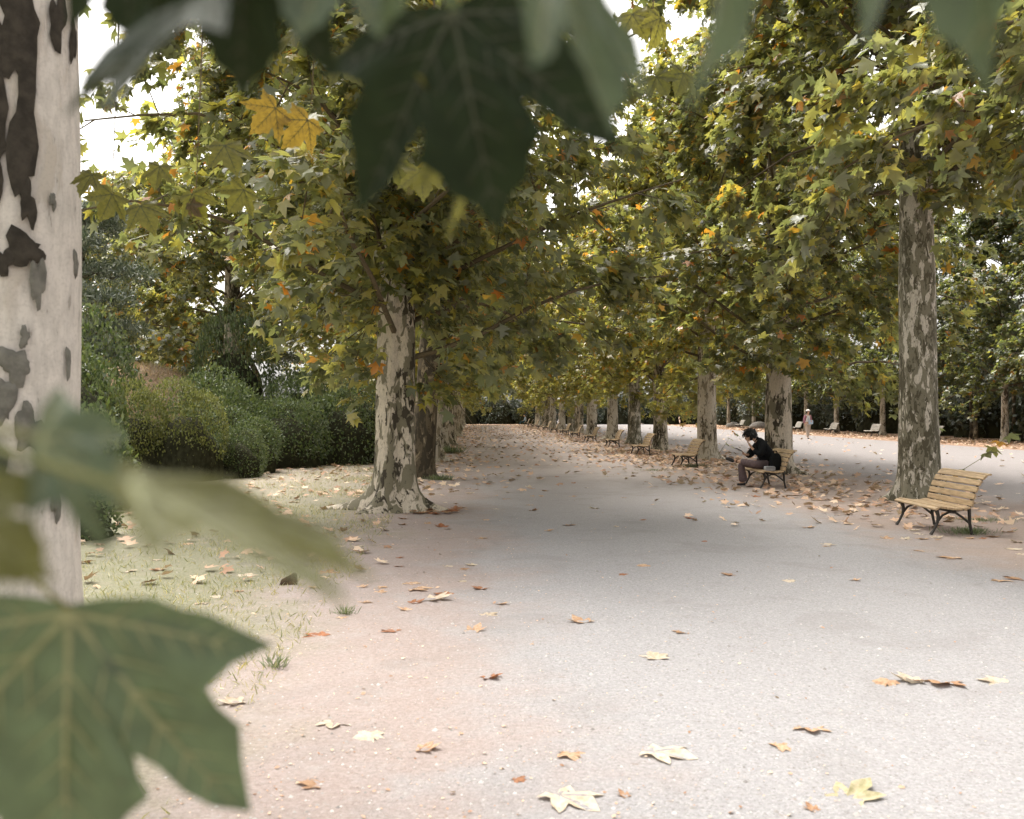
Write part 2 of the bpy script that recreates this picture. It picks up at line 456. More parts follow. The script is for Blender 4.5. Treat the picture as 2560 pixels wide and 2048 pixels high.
def dense_leaf(name, half, mats, fold, droop, wave, curl=0.0, roll=0.0, seed=0, rings=3, veins=True, ang=(.89, 1.73)):
    """one well-shaped leaf: unit length, petiole at the origin, tip along +x, face +z"""
    rr = random.Random(seed)
    o = outline(half)
    n = len(o)
    ph = [rr.uniform(0, 6.28) for _ in range(4)]
    def warp(x, y):
        z = lobe_z(x, y, fold, droop, ang)
        z += wave * (math.sin(5 * x + ph[0]) * math.sin(4 * y + ph[1]) + .5 * math.sin(9 * x + 7 * y + ph[2]))
        r = math.hypot(x - .3, y)
        z += curl * r * r
        if roll:
            z += roll * max(0, x - .45) ** 1.5 * 1.6 + roll * max(0, abs(y) - .35) ** 1.5 * (1 if y > 0 else .4)
            y = y * (1 - .35 * abs(roll) * min(1, abs(y)))
        return (x, y, z)
    V = [warp(0.06, 0)]
    F = []
    for k in range(1, rings + 1):
        q = k / rings
        for x, y in o:
            V.append(warp(.06 + (x - .06) * q, y * q))
    for i in range(n):
        F.append((0, 1 + (i + 1) % n, 1 + i))
    midx = [0] * n
    for k in range(rings - 1):
        a, b = 1 + k * n, 1 + (k + 1) * n
        for i in range(n):
            j = (i + 1) % n
            F += [(a + i, b + j, b + i), (a + i, a + j, b + j)]
            midx += [0, 0]
    if veins:
        for va, L in ((0, 1.02), (ang[0], .96), (-ang[0], .96), (ang[1], .60), (-ang[1], .60)):
            c, s_ = math.cos(va), math.sin(va)
            m = 7
            for f_ in (.22, .38, .54, .70, .84):
                for e in (-1, 1):
                    l2 = L * (.26 - .17 * f_); sa = va + e * .75
                    for side in (1, -1):
                        b0 = len(V)
                        for q_, w_ in ((0, .006), (.5, .004), (1, .0015)):
                            for e2 in (-1, 1):
                                x, y, z = warp(.03 + f_ * L * c + q_ * l2 * math.cos(sa) - e2 * w_ * math.sin(sa), f_ * L * s_ + q_ * l2 * math.sin(sa) + e2 * w_ * math.cos(sa))
                                V.append((x, y, z + side * .004))
                        for i in range(2):
                            a = b0 + 2 * i
                            F += [(a, a + 2, a + 1), (a + 1, a + 2, a + 3)] if side < 0 else [(a, a + 1, a + 2), (a + 1, a + 3, a + 2)]
                            midx += [1, 1]
            for side in (1, -1):
                base = len(V)
                for i in range(m + 1):
                    d = L * i / m
                    w = .012 * (1 - .85 * i / m)
                    for e in (-1, 1):
                        x, y, z = warp(.03 + d * c - e * w * s_, d * s_ + e * w * c)
                        V.append((x, y, z + side * .006))
                for i in range(m):
                    a = base + 2 * i
                    q = [(a, a + 2, a + 1), (a + 1, a + 2, a + 3)] if side < 0 else [(a, a + 1, a + 2), (a + 1, a + 3, a + 2)]
                    F += q; midx += [1, 1]
    return mesh_np(name, V, F, mats, midx, smooth=True)

# ------------------------------------------------------------------ plane trees
def trunk_mesh(name, r, Ht, mat, seed, flare=0.8, roots=(), lean=(0, 0), segs=28, rings=36, flute=0.06, taper=0.045, fissure=None):
    rr = random.Random(seed)
    ph = [rr.uniform(0, 6.28) for _ in range(6)]
    zs = [-0.06 + (Ht + .06) * (i / rings) ** 1.7 for i in range(rings + 1)]
    V = []
    for z in zs:
        zz = max(z, 0)
        for k in range(segs):
            a = 2 * math.pi * k / segs
            q = r * max(.25, 1 - taper * zz)
            q *= 1 + flute * math.cos(3 * a + ph[0] + .25 * zz) + flute * .6 * math.cos(5 * a + ph[1] - .4 * zz) + .025 * math.sin(2.3 * zz + 2 * a + ph[2])
            if fissure is not None:
                d = (a - fissure - .05 * math.sin(2 * zz) + math.pi) % (2 * math.pi) - math.pi
                q *= 1 - .16 * math.exp(-(d / .22) ** 2)
            q += r * flare * math.exp(-zz / .26) * (.6 + .4 * math.cos(5 * a + ph[3]))
            for (ra, rl, rw) in roots:
                d = (a - ra + math.pi) % (2 * math.pi) - math.pi
                q += rl * math.exp(-(d / rw) ** 2) * math.exp(-zz / .13)
            V.append((q * math.cos(a) + lean[0] * zz, q * math.sin(a) + lean[1] * zz, z))
    F = [(i * segs + k, i * segs + (k + 1) % segs, (i + 1) * segs + (k + 1) % segs, (i + 1) * segs + k) for i in range(rings) for k in range(segs)]
    return mesh_np(name, V, F, mat, smooth=True)

def profile(t):
    return (0.98 + 0.35 * t - 1.12 * t * t) if t < 1 else 0.3

def grow(seed, h0, h1, R, nl, nsec, ntw, nleaf, lean=(0, 0), size=(.13, .235), droop=.25, sector=None, asym=0.0):
    """limbs (each a list of polylines) and the leaves along their twigs"""
    rg = np.random.default_rng(seed)
    limbs, P, T, N, Sz = [], [], [], [], []
    for i in range(nl):
        t = (i + .5) / nl
        h = h0 + (h1 - h0) * .86 * t
        az = i * 2.39996 + rg.uniform(-.35, .35)
        if sector is not None: az = sector[0] + sector[1] * rg.uniform(-1, 1)
        out = np.array([math.cos(az), math.sin(az), 0])
        L = R * profile(t) * rg.uniform(.78, 1.12)
        el = math.radians(8 + 50 * t + rg.uniform(-8, 12))
        d = out * math.cos(el) + np.array([0, 0, math.sin(el)])
        p = np.array([lean[0] * h, lean[1] * h, h])
        dr = droop * (1 - asym * math.cos(az))
        lines = []
        m = 6
        pts = [p.copy()]
        for k in range(m):
            d = unit(d + rg.normal(0, .10, 3) + np.array([0, 0, (.06 if k < 3 else -dr * (1 - .6 * t) * .6)]))
            p = p + d * (L / m) / max(.55, math.hypot(d[0], d[1])) * .9
            pts.append(p.copy())
        pts = np.array(pts)
        r0 = .055 * (1 - .5 * t)
        lines.append((pts, np.linspace(r0, .012, m + 1), 5))
        for j in range(nsec):
            q = .08 + .92 * (j + rg.uniform(0, 1)) / nsec
            f = min(q * m, m - 1e-3); k = int(f)
            b = pts[k] + (pts[k + 1] - pts[k]) * (f - k)
            dl = unit(pts[k + 1] - pts[k])
            sd = unit(dl * .6 + rg.normal(0, .62, 3) + np.array([0, 0, .08 - dr * .5 * (1 - t)]))
            sl_ = rg.uniform(.7, 1.5) * (1.15 - .5 * q) * min(1.2, R / 3.6)
            s1 = b + sd * sl_ * .5 + np.array([0, 0, .04])
            s2 = b + sd * sl_ + np.array([0, 0, -.10 * dr * 4 * sl_ * .5])
            lines.append((np.array([b, s1, s2]), np.array([.013, .009, .005]), 3))
            for w in range(ntw):
                qq = rg.uniform(.25, 1.0)
                tb = b + (s1 - b) * qq * 2 if qq < .5 else s1 + (s2 - s1) * (qq * 2 - 1)
                td = unit(sd * .5 + rg.normal(0, .7, 3) + np.array([0, 0, -.05]))
                te = tb + td * rg.uniform(.25, .6) + np.array([0, 0, -.08])
                lines.append((np.array([tb, te]), np.array([.005, .0025]), 3))
                n = nleaf
                u = rg.uniform(.15, 1.08, n)[:, None]
                lp = tb + (te - tb) * u + rg.normal(0, .07, (n, 3))
                oh = lp - np.array([lean[0] * h, lean[1] * h, 0]); oh[:, 2] = 0; oh = unit(oh)
                P.append(lp)
                T.append(unit(oh * .55 + rg.normal(0, .5, (n, 3)) + np.array([0, 0, -.42])))
                N.append(unit(np.array([0, 0, 1.0]) + oh * .55 + rg.normal(0, .42, (n, 3))))
                Sz.append(rg.uniform(size[0], size[1], n) / 1.1)
        limbs.append(lines)
    return limbs, np.concatenate(P), np.concatenate(T), np.concatenate(N), np.concatenate(Sz)

def merge(a, b):
    return (a[0] + b[0],) + tuple(np.concatenate([p, q]) for p, q in zip(a[1:], b[1:]))

def tubes_mesh(name, lines, mat):
    m = MB()
    for pts, rr, n in lines:
        m.tube(pts.tolist(), rr.tolist(), n, cap=False)
    return mesh_np(name, m.v, m.f, mat, smooth=True)

CAM = np.array([0, 0, 1.62]); TH = rad(2.386)
def seen(P):
    """depth of world points if inside the field of view, else a large number"""
    xc = P[:, 0] * math.cos(TH) - P[:, 1] * math.sin(TH); zc = P[:, 0] * math.sin(TH) + P[:, 1] * math.cos(TH)
    ok = (zc > 1) & (np.abs(xc) < .53 * zc) & (np.abs(P[:, 2] - 1.62) < .43 * zc)
    return np.where(ok, zc, 1e6)

LEAF_PIECES = [dense_leaf('leaf_piece', HALF_MID, M_LEAF, .25, d, .02, c, seed=i, rings=2, veins=False)
               for i, (d, c) in enumerate(((.12, 0), (.28, 0), (.05, -.15), (.2, .1)))]

def near_tree(label, x, y, trunk, g, nparts=220, mat=M_LEAF, bark=M_BARK):
    root = thing('plane_tree', label, 'tree', (x, y, 0), 0)
    if trunk is not None:
        obj('trunk', trunk, root)
    limbs, P, T, N, Sz = g
    for ln in limbs:
        obj('limb', tubes_mesh('limb', ln, M_TWIG), root)
    rg = np.random.default_rng(int(abs(x) * 100 + y))
    d = seen(P + np.array([x, y, 0]))
    order = np.argsort(d)
    order = order[:min(nparts * 3, int((d < 1e5).sum()))]
    own = rg.permutation(order)[:nparts]
    mask = np.ones(len(P), bool); mask[own] = False
    f = obj('foliage', leaves_mesh('foliage', P[mask], T[mask], N[mask], Sz[mask], T_MID, mat, rg), root)
    tag(f, kind='stuff')
    for i in own:
        X = unit(T[i]); Y = unit(np.cross(N[i], X)); Z = np.cross(X, Y)
        o = obj('leaf', LEAF_PIECES[int(rg.integers(0, 4))], root)
        mtx = Matrix(((X[0], Y[0], Z[0], 0), (X[1], Y[1], Z[1], 0), (X[2], Y[2], Z[2], 0), (0, 0, 0, 1)))
        o.matrix_basis = Matrix.Translation(Vector(P[i])) @ mtx @ Matrix.Scale(float(Sz[i]), 4)
    return root

ORD = ['first', 'second', 'third', 'fourth', 'fifth', 'sixth', 'seventh', 'eighth', 'ninth', 'tenth', 'eleventh', 'twelfth', 'thirteenth', 'fourteenth']
LX, RX, STEP = -1.27, 8.09, 7.7

# the verge row: fluted trunk, leaning dark trunk
tr = trunk_mesh('trunk', .34, 9, M_BARK, 3, 1.0, ((2.9, .85, .16), (-.25, .7, .16), (-1.4, .34, .18), (-2.3, .34, .2), (1.2, .3, .2)), (.012, 0), 44, 60, .07, .045, -1.35)
L1 = near_tree('plane tree with fluted split-looking trunk and brown leaves heaped on its spreading roots', LX, 15.95, tr,
               merge(grow(11, 2.35, 12.5, 5.3, 46, 11, 7, 9, (.012, 0), size=(.13, .24), droop=.34, asym=.6),
                     grow(99, 3.3, 8.5, 1.5, 22, 5, 4, 7, (.012, 0), size=(.13, .22), droop=.2)), 290)
tr = trunk_mesh('trunk', .30, 9, M_BARKD, 8, .35, ((.6, .2, .3),), (.075, 0), 32, 44, .05, .03)
L2 = near_tree('leaning plane tree with dark brown bark close behind the fluted trunk', LX + .02, 23.6, tr,
               grow(12, 3.6, 12.5, 4.8, 36, 9, 7, 8, (.075, 0), droop=.25), 120)
# the bench row
R0 = near_tree('plane tree whose lobed leaves overhang the mottled trunk, own trunk out of view', RX + .1, 9.4,
               trunk_mesh('trunk', .34, 9, M_BARKG, 21, .6, (), (0, 0)), grow(13, 4.5, 12, 5.0, 36, 9, 7, 10, droop=.35), 240)
tr = trunk_mesh('trunk', .345, 9.5, M_BARKG, 22, .55, ((2.6, .22, .25), (-1.9, .2, .3), (.2, .25, .3)), (-.012, 0), 44, 60, .045, .028)
R1 = near_tree('tall plane tree with grey olive mottled bark beside the empty bench', RX, 17.05, tr,
               grow(14, 5.4, 12.5, 4.9, 40, 10, 7, 11, (-.012, 0), size=(.13, .24), droop=.5), 280)
tr = trunk_mesh('trunk', .35, 9, M_BARK, 23, .35, ((-.6, .8, .13), (2.8, .2, .3)), (0, 0), 36, 50, .05, .03)
R2 = near_tree('plane tree with dark streaks down pale bark, behind the bench of the reader in black', RX - .05, 24.9, tr,
               grow(15, 2.45, 12.5, 5.0, 42, 10, 7, 10, size=(.13, .24), droop=.5), 240)

# farther trees: three shared foliages, four shared trunks
FAR = []
for sd in (31, 32, 33):
    limbs, P, T, N, Sz = grow(sd, 2.9, 14.2, 5.1, 42, 10, 7, 9, size=(.14, .24), droop=.35)
    rg = np.random.default_rng(sd)
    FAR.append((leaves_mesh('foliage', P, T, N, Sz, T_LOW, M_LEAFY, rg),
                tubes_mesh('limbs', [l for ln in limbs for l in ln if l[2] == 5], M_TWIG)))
EXTRA = ((-10.0, 38.5 + 2, 'broad plane tree growing behind the dry mound'), (-15.5, 47, 'plane tree with pale foliage beyond the pines'), (-7.0, 56, 'plane tree filling the gap behind the shrub bank'),
         (-20.5, 55, 'hazy plane tree far behind the tall dark shrub bank'))
TRK = [trunk_mesh('trunk', r, 8, m, 40 + i, f, ((1.9 * i, .35, .2), (1.9 * i + 2.5, .25, .2)), (0, 0), 24, 26, .06, .03)
       for i, (r, m, f) in enumerate(((.36, M_BARKP, .5), (.34, M_BARK, .6), (.35, M_BARKG, .7), (.33, M_BARKP, .9)))]
SLIM = trunk_mesh('trunk', .21, 8, M_BARKP, 50, .7, (), (0, 0), 16, 18)

def far_tree(label, x, y, i, group, sc=1.0, trunk=None, crown_z=1.0, mat=None):
    rr = random.Random(i * 7 + int(x))
    root = thing('plane_tree', label, 'tree', (x, y, 0), 0, group, sc)
    a = rr.uniform(0, 6.28)
    obj('trunk', trunk or TRK[i % 4], root, rot=(0, 0, rr.uniform(0, 6.28)))
    fm, lm = FAR[i % 3]
    cs = (1, 1, crown_z)
    fo = tag(obj('foliage', fm, root, rot=(0, 0, a), scale=cs), kind='stuff')
    if mat is not None:
        fo.material_slots[0].link = 'OBJECT'; fo.material_slots[0].material = mat
    obj('limbs', lm, root, rot=(0, 0, a), scale=cs)
    return root

for k in range(2, 14):
    far_tree('plane tree in the verge row, %s beyond the leaning dark trunk' % ORD[k - 2], LX + .12 * math.sin(k * 2.1), 15.95 + STEP * k, k + 1, 'plane trees along the verge')
for k in range(2, 14):
    far_tree('plane tree in the bench row, %s beyond the tree behind the reader' % ORD[k - 2], RX + .15 * math.sin(k * 1.7), 17.05 + 7.75 * k, k + 2, 'plane trees along the benches', .95 + .05 * math.cos(k))
for k in range(9):
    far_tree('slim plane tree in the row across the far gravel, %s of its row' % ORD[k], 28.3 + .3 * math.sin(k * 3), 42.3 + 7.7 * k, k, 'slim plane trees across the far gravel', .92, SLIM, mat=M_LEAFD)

for k, (x, y, lab) in enumerate(EXTRA):
    far_tree(lab, x, y, k + 5, 'plane trees beyond the shrubs', (1.15, .9, .82, .9)[k], mat=M_LEAF)

# ------------------------------------------------------------------ shrubs, evergreens, pines
def shrub_mesh(name, n, mat, leaf, seed, lumps=7, box=1.0, tri=2, flat=.78):
    """leaves on a lumpy unit dome (radius 1, height 1)"""
    rg = np.random.default_rng(seed)
    C = rg.normal(0, 1, (lumps, 3)); C[:, 2] = np.abs(C[:, 2]) * .6
    C = unit(C) * .38; C[:, 2] += .35
    C = np.vstack([C, [[0, 0, .4]]])
    r = np.append(rg.uniform(.40, .58, lumps), .66)
    w = rg.integers(0, len(C), n)
    D = unit(rg.normal(0, 1, (n, 3)))
    P = C[w] + D * (r[w] * rg.uniform(.78, 1.04, n) ** .6)[:, None]
    far_ = rg.uniform(0, 1, n) < .07
    P[far_] += D[far_] * rg.uniform(.02, .12, far_.sum())[:, None]
    dist = np.linalg.norm(P[:, None, :] - C[None], axis=2) / r[None]
    keep = (dist.min(1) > .80) & (P[:, 2] > 0.0)
    P, D = P[keep], D[keep]
    P[:, 2] /= 1.02
    k = len(P)
    T = unit(D * .5 + rg.normal(0, .6, (k, 3)))
    N = unit(D * .8 + rg.normal(0, .45, (k, 3)) + np.array([0, 0, .5]))
    tm = (np.array([(0, 0, 0), (.5, .3, .06), (1, 0, -.05), (.5, -.3, .06)]), np.array([(0, 2, 1), (0, 3, 2)]))
    Sz = rg.uniform(.7, 1.3, k) * leaf
    V, F = leaf_batch(P, T, N, Sz, tm)
    return mesh_np(name, V, F, mat)

def core_mesh(name, mat, seed):
    rr = random.Random(seed)
    V, F = [], []
    n, m = 14, 7
    for i in range(m + 1):
        e = (i / m) * math.pi / 2
        for k in range(n):
            a = 2 * math.pi * k / n
            q = .74 * (1 + rr.uniform(-.06, .06))
            V.append((q * math.cos(e) * math.cos(a), q * math.cos(e) * math.sin(a), q * 1.08 * math.sin(e)))
    for i in range(m):
        for k in range(n):
            F.append((i * n + k, i * n + (k + 1) % n, (i + 1) * n + (k + 1) % n, (i + 1) * n + k))
    return mesh_np(name, V, F, mat)
M_CORE = simple('shrub_dark_core', (0.035, 0.035, 0.02), 0.95, 0.05, 0.4, 12)
CORE = core_mesh('twigs', M_CORE, 1)  # solid dark dome added inside shrubs to stop light leaking through
SH = {'green': [shrub_mesh('foliage', 15000, M_SHRUB, .048, 60 + i) for i in range(2)],
      'olive': [shrub_mesh('foliage', 15000, M_SHRUBY, .045, 64)],
      'dark': [shrub_mesh('foliage', 9000, M_DARK, .075, 66 + i, 9) for i in range(2)],
      'broad': [shrub_mesh('foliage', 3800, M_SHRUB, .11, 69)]}

def shrub(label, kind, x, y, rx, ry, h, group=None, i=0, name='shrub', cat='shrub'):
    root = thing(name, label, cat, (x, y, 0), i * 1.3, group, (rx, ry, h))
    tag(obj('foliage', SH[kind][i % len(SH[kind])], root), kind='stuff')
    obj('twigs', CORE, root, scale=(.98, .98, .9))  # added light-blocking core standing in for the inner twig mass
    return root

shrub('clipped dark green shrub dome ending the shrub bank beside the fluted trunk', 'green', -4.15, 30.6, 1.75, 1.9, 2.25, None, 0)
shrub('clipped green shrub between the dark dome and the low spreading shrub', 'green', -5.6, 28.6, 1.4, 1.6, 1.95, None, 1)
shrub('low spreading grey green shrub in the middle of the shrub bank', 'green', -6.3, 26.0, 1.5, 1.5, 1.55, None, 2)
shrub('rounded olive yellow clipped shrub on the verge below the dry mound', 'olive', -6.85, 23.3, 1.25, 1.3, 2.05, None, 0)
shrub('narrow olive shrub beside the rounded olive yellow one', 'olive', -7.9, 23.0, .95, 1.2, 2.0, None, 1)
shrub('tall dark shrub bank rising behind the pale smooth trunk', 'green', -9.3, 22.0, 1.9, 2.0, 3.3, None, 3)
shrub('dark clipped shrub mass under the pines', 'green', -11.0, 27.0, 2.3, 2.3, 3.9, None, 4)
shrub('broad leaved shrub with large glossy leaves next to the pale smooth trunk', 'broad', -6.5, 16.4, 1.0, 1.0, 1.5, None, 0)
shrub('small broad leaved shrub at ground level beside the pale smooth trunk', 'broad', -5.1, 12.6, .65, .6, .65, None, 1)
shrub('low dark shrub behind the broad leaved one', 'green', -7.7, 18.7, 1.3, 1.5, 1.5, None, 5)
shrub('green shrub filling the gap at the foot of the dry mound', 'green', -8.2, 31.5, 1.9, 1.8, 2.4, None, 6)
shrub('large green shrub beyond the mound', 'green', -6.6, 37.5, 2.3, 2.4, 3.2, None, 7)
shrub('taller green shrub rising behind the low spreading one', 'green', -7.3, 28.3, 1.8, 1.8, 2.5, None, 8)
shrub('green shrub tucked behind the clipped dark dome', 'green', -5.7, 33.4, 2.0, 1.8, 2.8, None, 9)
shrub('tall loose green shrub hiding a trunk next to the dry mound', 'green', -9.1, 36.6, 2.0, 2.0, 5.2, None, 11)
shrub('small round green shrub in front of the low spreading one', 'green', -5.9, 24.2, .9, .9, 1.15, None, 10)
for i, (x, y, s, h) in enumerate(((-4.8, 44, 2.2, 2.8), (-4.9, 52, 2.4, 3.0), (-5.2, 61, 2.6, 3.2), (-5.0, 71, 2.6, 3.2), (-5.4, 82, 2.8, 3.6), (-5.2, 95, 3.0, 3.8))):
    shrub('green shrub bordering the verge, %s past the large shrub beyond the mound' % ORD[i], 'green', x, y, s, s, h, 'shrubs along the verge', i)

# dry grass on the mound, kept as its own layer
rg = np.random.default_rng(70)
n = 9000
a = rg.uniform(0, 6.283, n); q = np.sqrt(rg.uniform(0, 1, n)) * .97
P = np.stack([-12.2 + 4.2 * q * np.cos(a), 35.5 + 3.8 * q * np.sin(a), 3.3 * (1 - q ** 2.2) - .03], 1)
T = unit(np.array([0, 0, 1.0]) + rg.normal(0, .45, (n, 3)) + np.stack([np.cos(a), np.sin(a), 0 * a], 1) * .4)
BL = (np.array([(0, -.04, 0), (0, .04, 0), (.6, .03, .08), (1, 0, .25)]), np.array([(0, 2, 1), (0, 3, 2)]))
V, F = leaf_batch(P, T, unit(rg.normal(0, 1, (n, 3))), rg.uniform(.12, .28, n), BL)
tag(obj('dry_grass', mesh_np('dry_grass', V, F, M_DRY), mound), kind='stuff')

# dark evergreens closing the avenue and the far gravel
ends = [(-7, 124, 5, 6), (-1.5, 126, 4.5, 5.2), (3.2, 127, 4, 5), (8.5, 126, 4.5, 5), (14, 126, 4.5, 4.6), (19.5, 127, 4.5, 5), (25, 126, 4.5, 5.5), (30.5, 125, 4.5, 6), (-12.5, 123, 5, 7)]
for i, (x, y, s, h) in enumerate(ends):
    shrub('dark evergreen bush closing the end of the avenue, %s from the verge side' % ORD[i], 'dark', x, y, s, 3.2, h, 'evergreens at the end of the avenue', i, 'evergreen_bush', 'bush')
for i in range(13):
    shrub('dark evergreen bush behind the slim plane trees, %s along the far gravel' % ORD[i], 'dark', 33.4 + .8 * math.sin(i * 2.2), 38 + 7.0 * i, 3.4, 4.4, 5.6 + .8 * math.sin(i * 1.7),
          'evergreens behind the far gravel', i, 'evergreen_bush', 'bush')
# bare slim trunks in the dark edge
for i, (x, y) in enumerate(((29.2, 54.6), (30.0, 52.0), (29.6, 48.2), (30.5, 57.5))):
    m = MB(); m.tube([(0, 0, -.05), (.04, 0, .5), (.02, .05, 3), (.1, 0, 6.5)], [.17, .12, .10, .05], 8)
    t = thing('evergreen_tree', 'thin dark trunked evergreen tree in the shade right of the mottled trunk, %s of four' % ORD[i], 'tree', (x, y, 0), 0, 'thin evergreens in the shade')
    m.build('trunk', M_BARKD, t, True)
    o = obj('foliage', SH['dark'][i % 2], t, loc=(0, 0, 4.0), scale=(2.1, 2.1, 3.4)); tag(o, kind='stuff')

# pines with flat tiers of needles
def pine(label, x, y, h, seed, tiers):
    rr = random.Random(seed)
    t = thing('pine_tree', label, 'tree', (x, y, 0))
    m = MB()
    pts = [(0, 0, -.05)]
    for k in range(1, 8):
        pts.append((.35 * math.sin(k * 1.1 + seed), .3 * math.cos(k * .9 + seed), h * k / 7))
    m.tube(pts, [.22 - .022 * k for k in range(8)], 9)
    m.build('trunk', M_BARKD, t, True)
    for (az, hh, L, w) in tiers:
        k = min(6, int(hh / h * 7)); b = Vector(pts[k]); b.z = hh - .35
        e = Vector((b.x + L * math.cos(az), b.y + L * math.sin(az), hh))
        mm = MB(); mm.tube([b, b.lerp(e, .4) + Vector((0, 0, .22)), b.lerp(e, .75) - Vector((0, 0, .05)), e], [.07, .055, .04, .02], 6)
        br = mm.build('branch', M_BARKD, t, True)
        rg = np.random.default_rng(seed * 31 + int(az * 10))
        n = 1500
        a = rg.uniform(0, 6.283, n); q = np.sqrt(rg.uniform(0, 1, n)) * w
        c = np.array(b.lerp(e, .8))
        P = c + np.stack([q * np.cos(a) * 1.1, q * np.sin(a), rg.normal(0, .07, n) + .22 * (1 - (q / w) ** 2)], 1)
        cl = rg.integers(0, 40, n); P += rg.normal(0, .12, (40, 3))[cl]
        T = unit(rg.normal(0, .6, (n, 3)) + np.array([0, 0, .55]))
        ND = (np.array([(0, -.05, 0), (0, .05, 0), (1, .12, 0), (1, -.12, .1)]), np.array([(0, 1, 2), (0, 2, 3)]))
        V, F = leaf_batch(P, T, unit(rg.normal(0, 1, (n, 3))), rg.uniform(.12, .22, n), ND)
        tag(obj('needles', mesh_np('needles', V, F, M_PINE), br), kind='stuff')
pine('dark pine with flat needle tiers next to the pale smooth trunk', -12.2, 29.5, 7.6, 1,
     [(.2, 4.1, 1.7, 1.2), (-.5, 4.9, 1.8, 1.2), (2.6, 5.3, 1.5, 1.1), (.5, 5.9, 1.5, 1.1), (-1.6, 6.6, 1.2, .9), (1.6, 7.3, .7, .9), (-.1, 7.6, .6, .8), (-.3, 3.4, 1.9, 1.0)])
pine('pine behind the dry mound with bare crooked grey limbs', -9.6, 42, 5.6, 4,
     [(3.3, 4.4, 2.2, .7), (2.8, 5.2, 1.6, .9), (.2, 5.0, 1.8, 1.1), (-1.2, 5.5, 1.0, 1.0), (.9, 4.0, 2.0, .9)])
pine('pale hazy pine standing beyond the shrub bank', -17.5, 40, 8.5, 7,
     [(.2, 5.2, 1.9, 1.3), (2.4, 6.0, 1.7, 1.2), (-.9, 6.8, 1.6, 1.2), (.7, 7.6, 1.2, 1.1), (-2.2, 8.2, .9, 1.0), (0, 8.7, .4, .9)])

# ------------------------------------------------------------------ the big pale trunk by the camera and its hanging branches
FGX, FGY = -2.355, 5.05
fg = thing('plane_tree', 'plane tree with thick smooth pale trunk and sharp dark patches, leaves hanging from it', 'tree', (FGX, FGY, 0))
obj('trunk', trunk_mesh('trunk', .315, 9, M_BARKF, 77, .55, (), (0, 0), 56, 60, .02, .012), fg)
M_PLATE = simple('old_bark_plate', (.042, .036, .028), .85, .2, .35, 16, .6)
M_PLATEG = simple('grey_bark_plate', (.15, .145, .125), .85, .2, .25, 16, .5)
def bark_plate(x, z, w, h, dark, seed, lift):
    """x = offset across the trunk seen from the path (metres), z = height"""
    rr = random.Random(seed); ph = [rr.uniform(0, 6.28) for _ in range(4)]
    rt = .323 + lift
    V, F = [], []
    n, R_ = 26, 4
    view = math.atan2(-FGY, -FGX)
    for k in range(R_ + 1):
        for i in range(n):
            a = 2 * math.pi * i / n
            q = (k / R_) * (1 + .22 * math.sin(2 * a + ph[0]) + .20 * math.sin(3 * a + ph[1]) + .12 * math.sin(5 * a + ph[2]) + .07 * math.sin(9 * a + ph[3]) + .05 * math.sin(13 * a + ph[1]))
            u = x + w * q * math.cos(a); zz = z + h * q * math.sin(a)
            ang = view - u / rt * -1.0
            r = rt - (.006 + lift if k == R_ else 0)
            V.append((r * math.cos(ang), r * math.sin(ang), zz))
    for k in range(R_):
        for i in range(n):
            j = (i + 1) % n
            F.append((k * n + i, (k + 1) * n + i, (k + 1) * n + j, k * n + j))
    obj('bark_plate', mesh_np('bark_plate', V, F, M_PLATE if dark else M_PLATEG, smooth=True), fg)
for k, (px_, py_, rx_, ry_, dk) in enumerate(((70, 60, 44, 150, 1), (20, 230, 32, 190, 1), (84, 320, 30, 190, 1), (152, 40, 22, 75, 1), (186, 70, 12, 60, 1), (8, 430, 34, 110, 1), (92, 515, 16, 60, 1),
                                             (84, 628, 46, 38, 1), (112, 705, 16, 72, 0), (46, 662, 20, 36, 1), (192, 645, 8, 32, 0), (85, 845, 12, 24, 0), (16, 835, 7, 14, 0), (66, 915, 36, 42, 0),
                                             (44, 1000, 22, 66, 0), (96, 1075, 32, 62, 0), (8, 1030, 13, 24, 0), (142, 500, 7, 22, 0), (175, 900, 6, 34, 0), (30, 1180, 20, 60, 0), (150, 1250, 10, 60, 0))):
    bark_plate(.345 * math.asin(max(-.98, min(.98, (px_ - 66) / 150))), 1.62 + (1030 - py_) / 505, rx_ / 470, ry_ / 505, dk, 300 + k, .001 + .0006 * k)
limbs, P, T, N, Sz = grow(78, 6.2, 11, 2.7, 14, 6, 5, 6, size=(.18, .26))
rg = np.random.default_rng(78)
for ln in limbs:
    obj('limb', tubes_mesh('limb', ln, M_TWIG), fg)
tag(obj('foliage', leaves_mesh('foliage', P, T, N, Sz, T_LOW, M_LEAF, rg), fg), kind='stuff')

def big_leaf_mat(name, col, trans=.3, spec=.45):
    t = NT(name)
    tc = t.n('TexCoord'); g = t.n('NewGeometry')
    nz = t.noise(tc.outputs['Object'], 6, 4)
    c = t.mix(t.step(nz, .35, .7), tuple(x * .85 for x in col), tuple(x * 1.15 for x in col))
    sp = t.noise(tc.outputs['Object'], 22, 3)
    c = t.mix(t.math('MULTIPLY', t.step(sp, .66, .72), .4), c, (.10, .07, .02))
    p = t.bsdf(t.mix(g.outputs['Backfacing'], c, t.mix(.2, c, (.2, .22, .14))), .5, spec, nz, .12, .05)
    tr = t.n('BsdfTranslucent'); t.l(t.mix(1.0, c, (1.4, 1.4, .6), 'MULTIPLY'), tr.inputs['Color'])
    mx = t.n('MixShader'); mx.inputs[0].default_value = trans
    t.l(p.outputs[0], mx.inputs[1]); t.l(tr.outputs[0], mx.inputs[2])
    return t.done(mx.outputs[0])
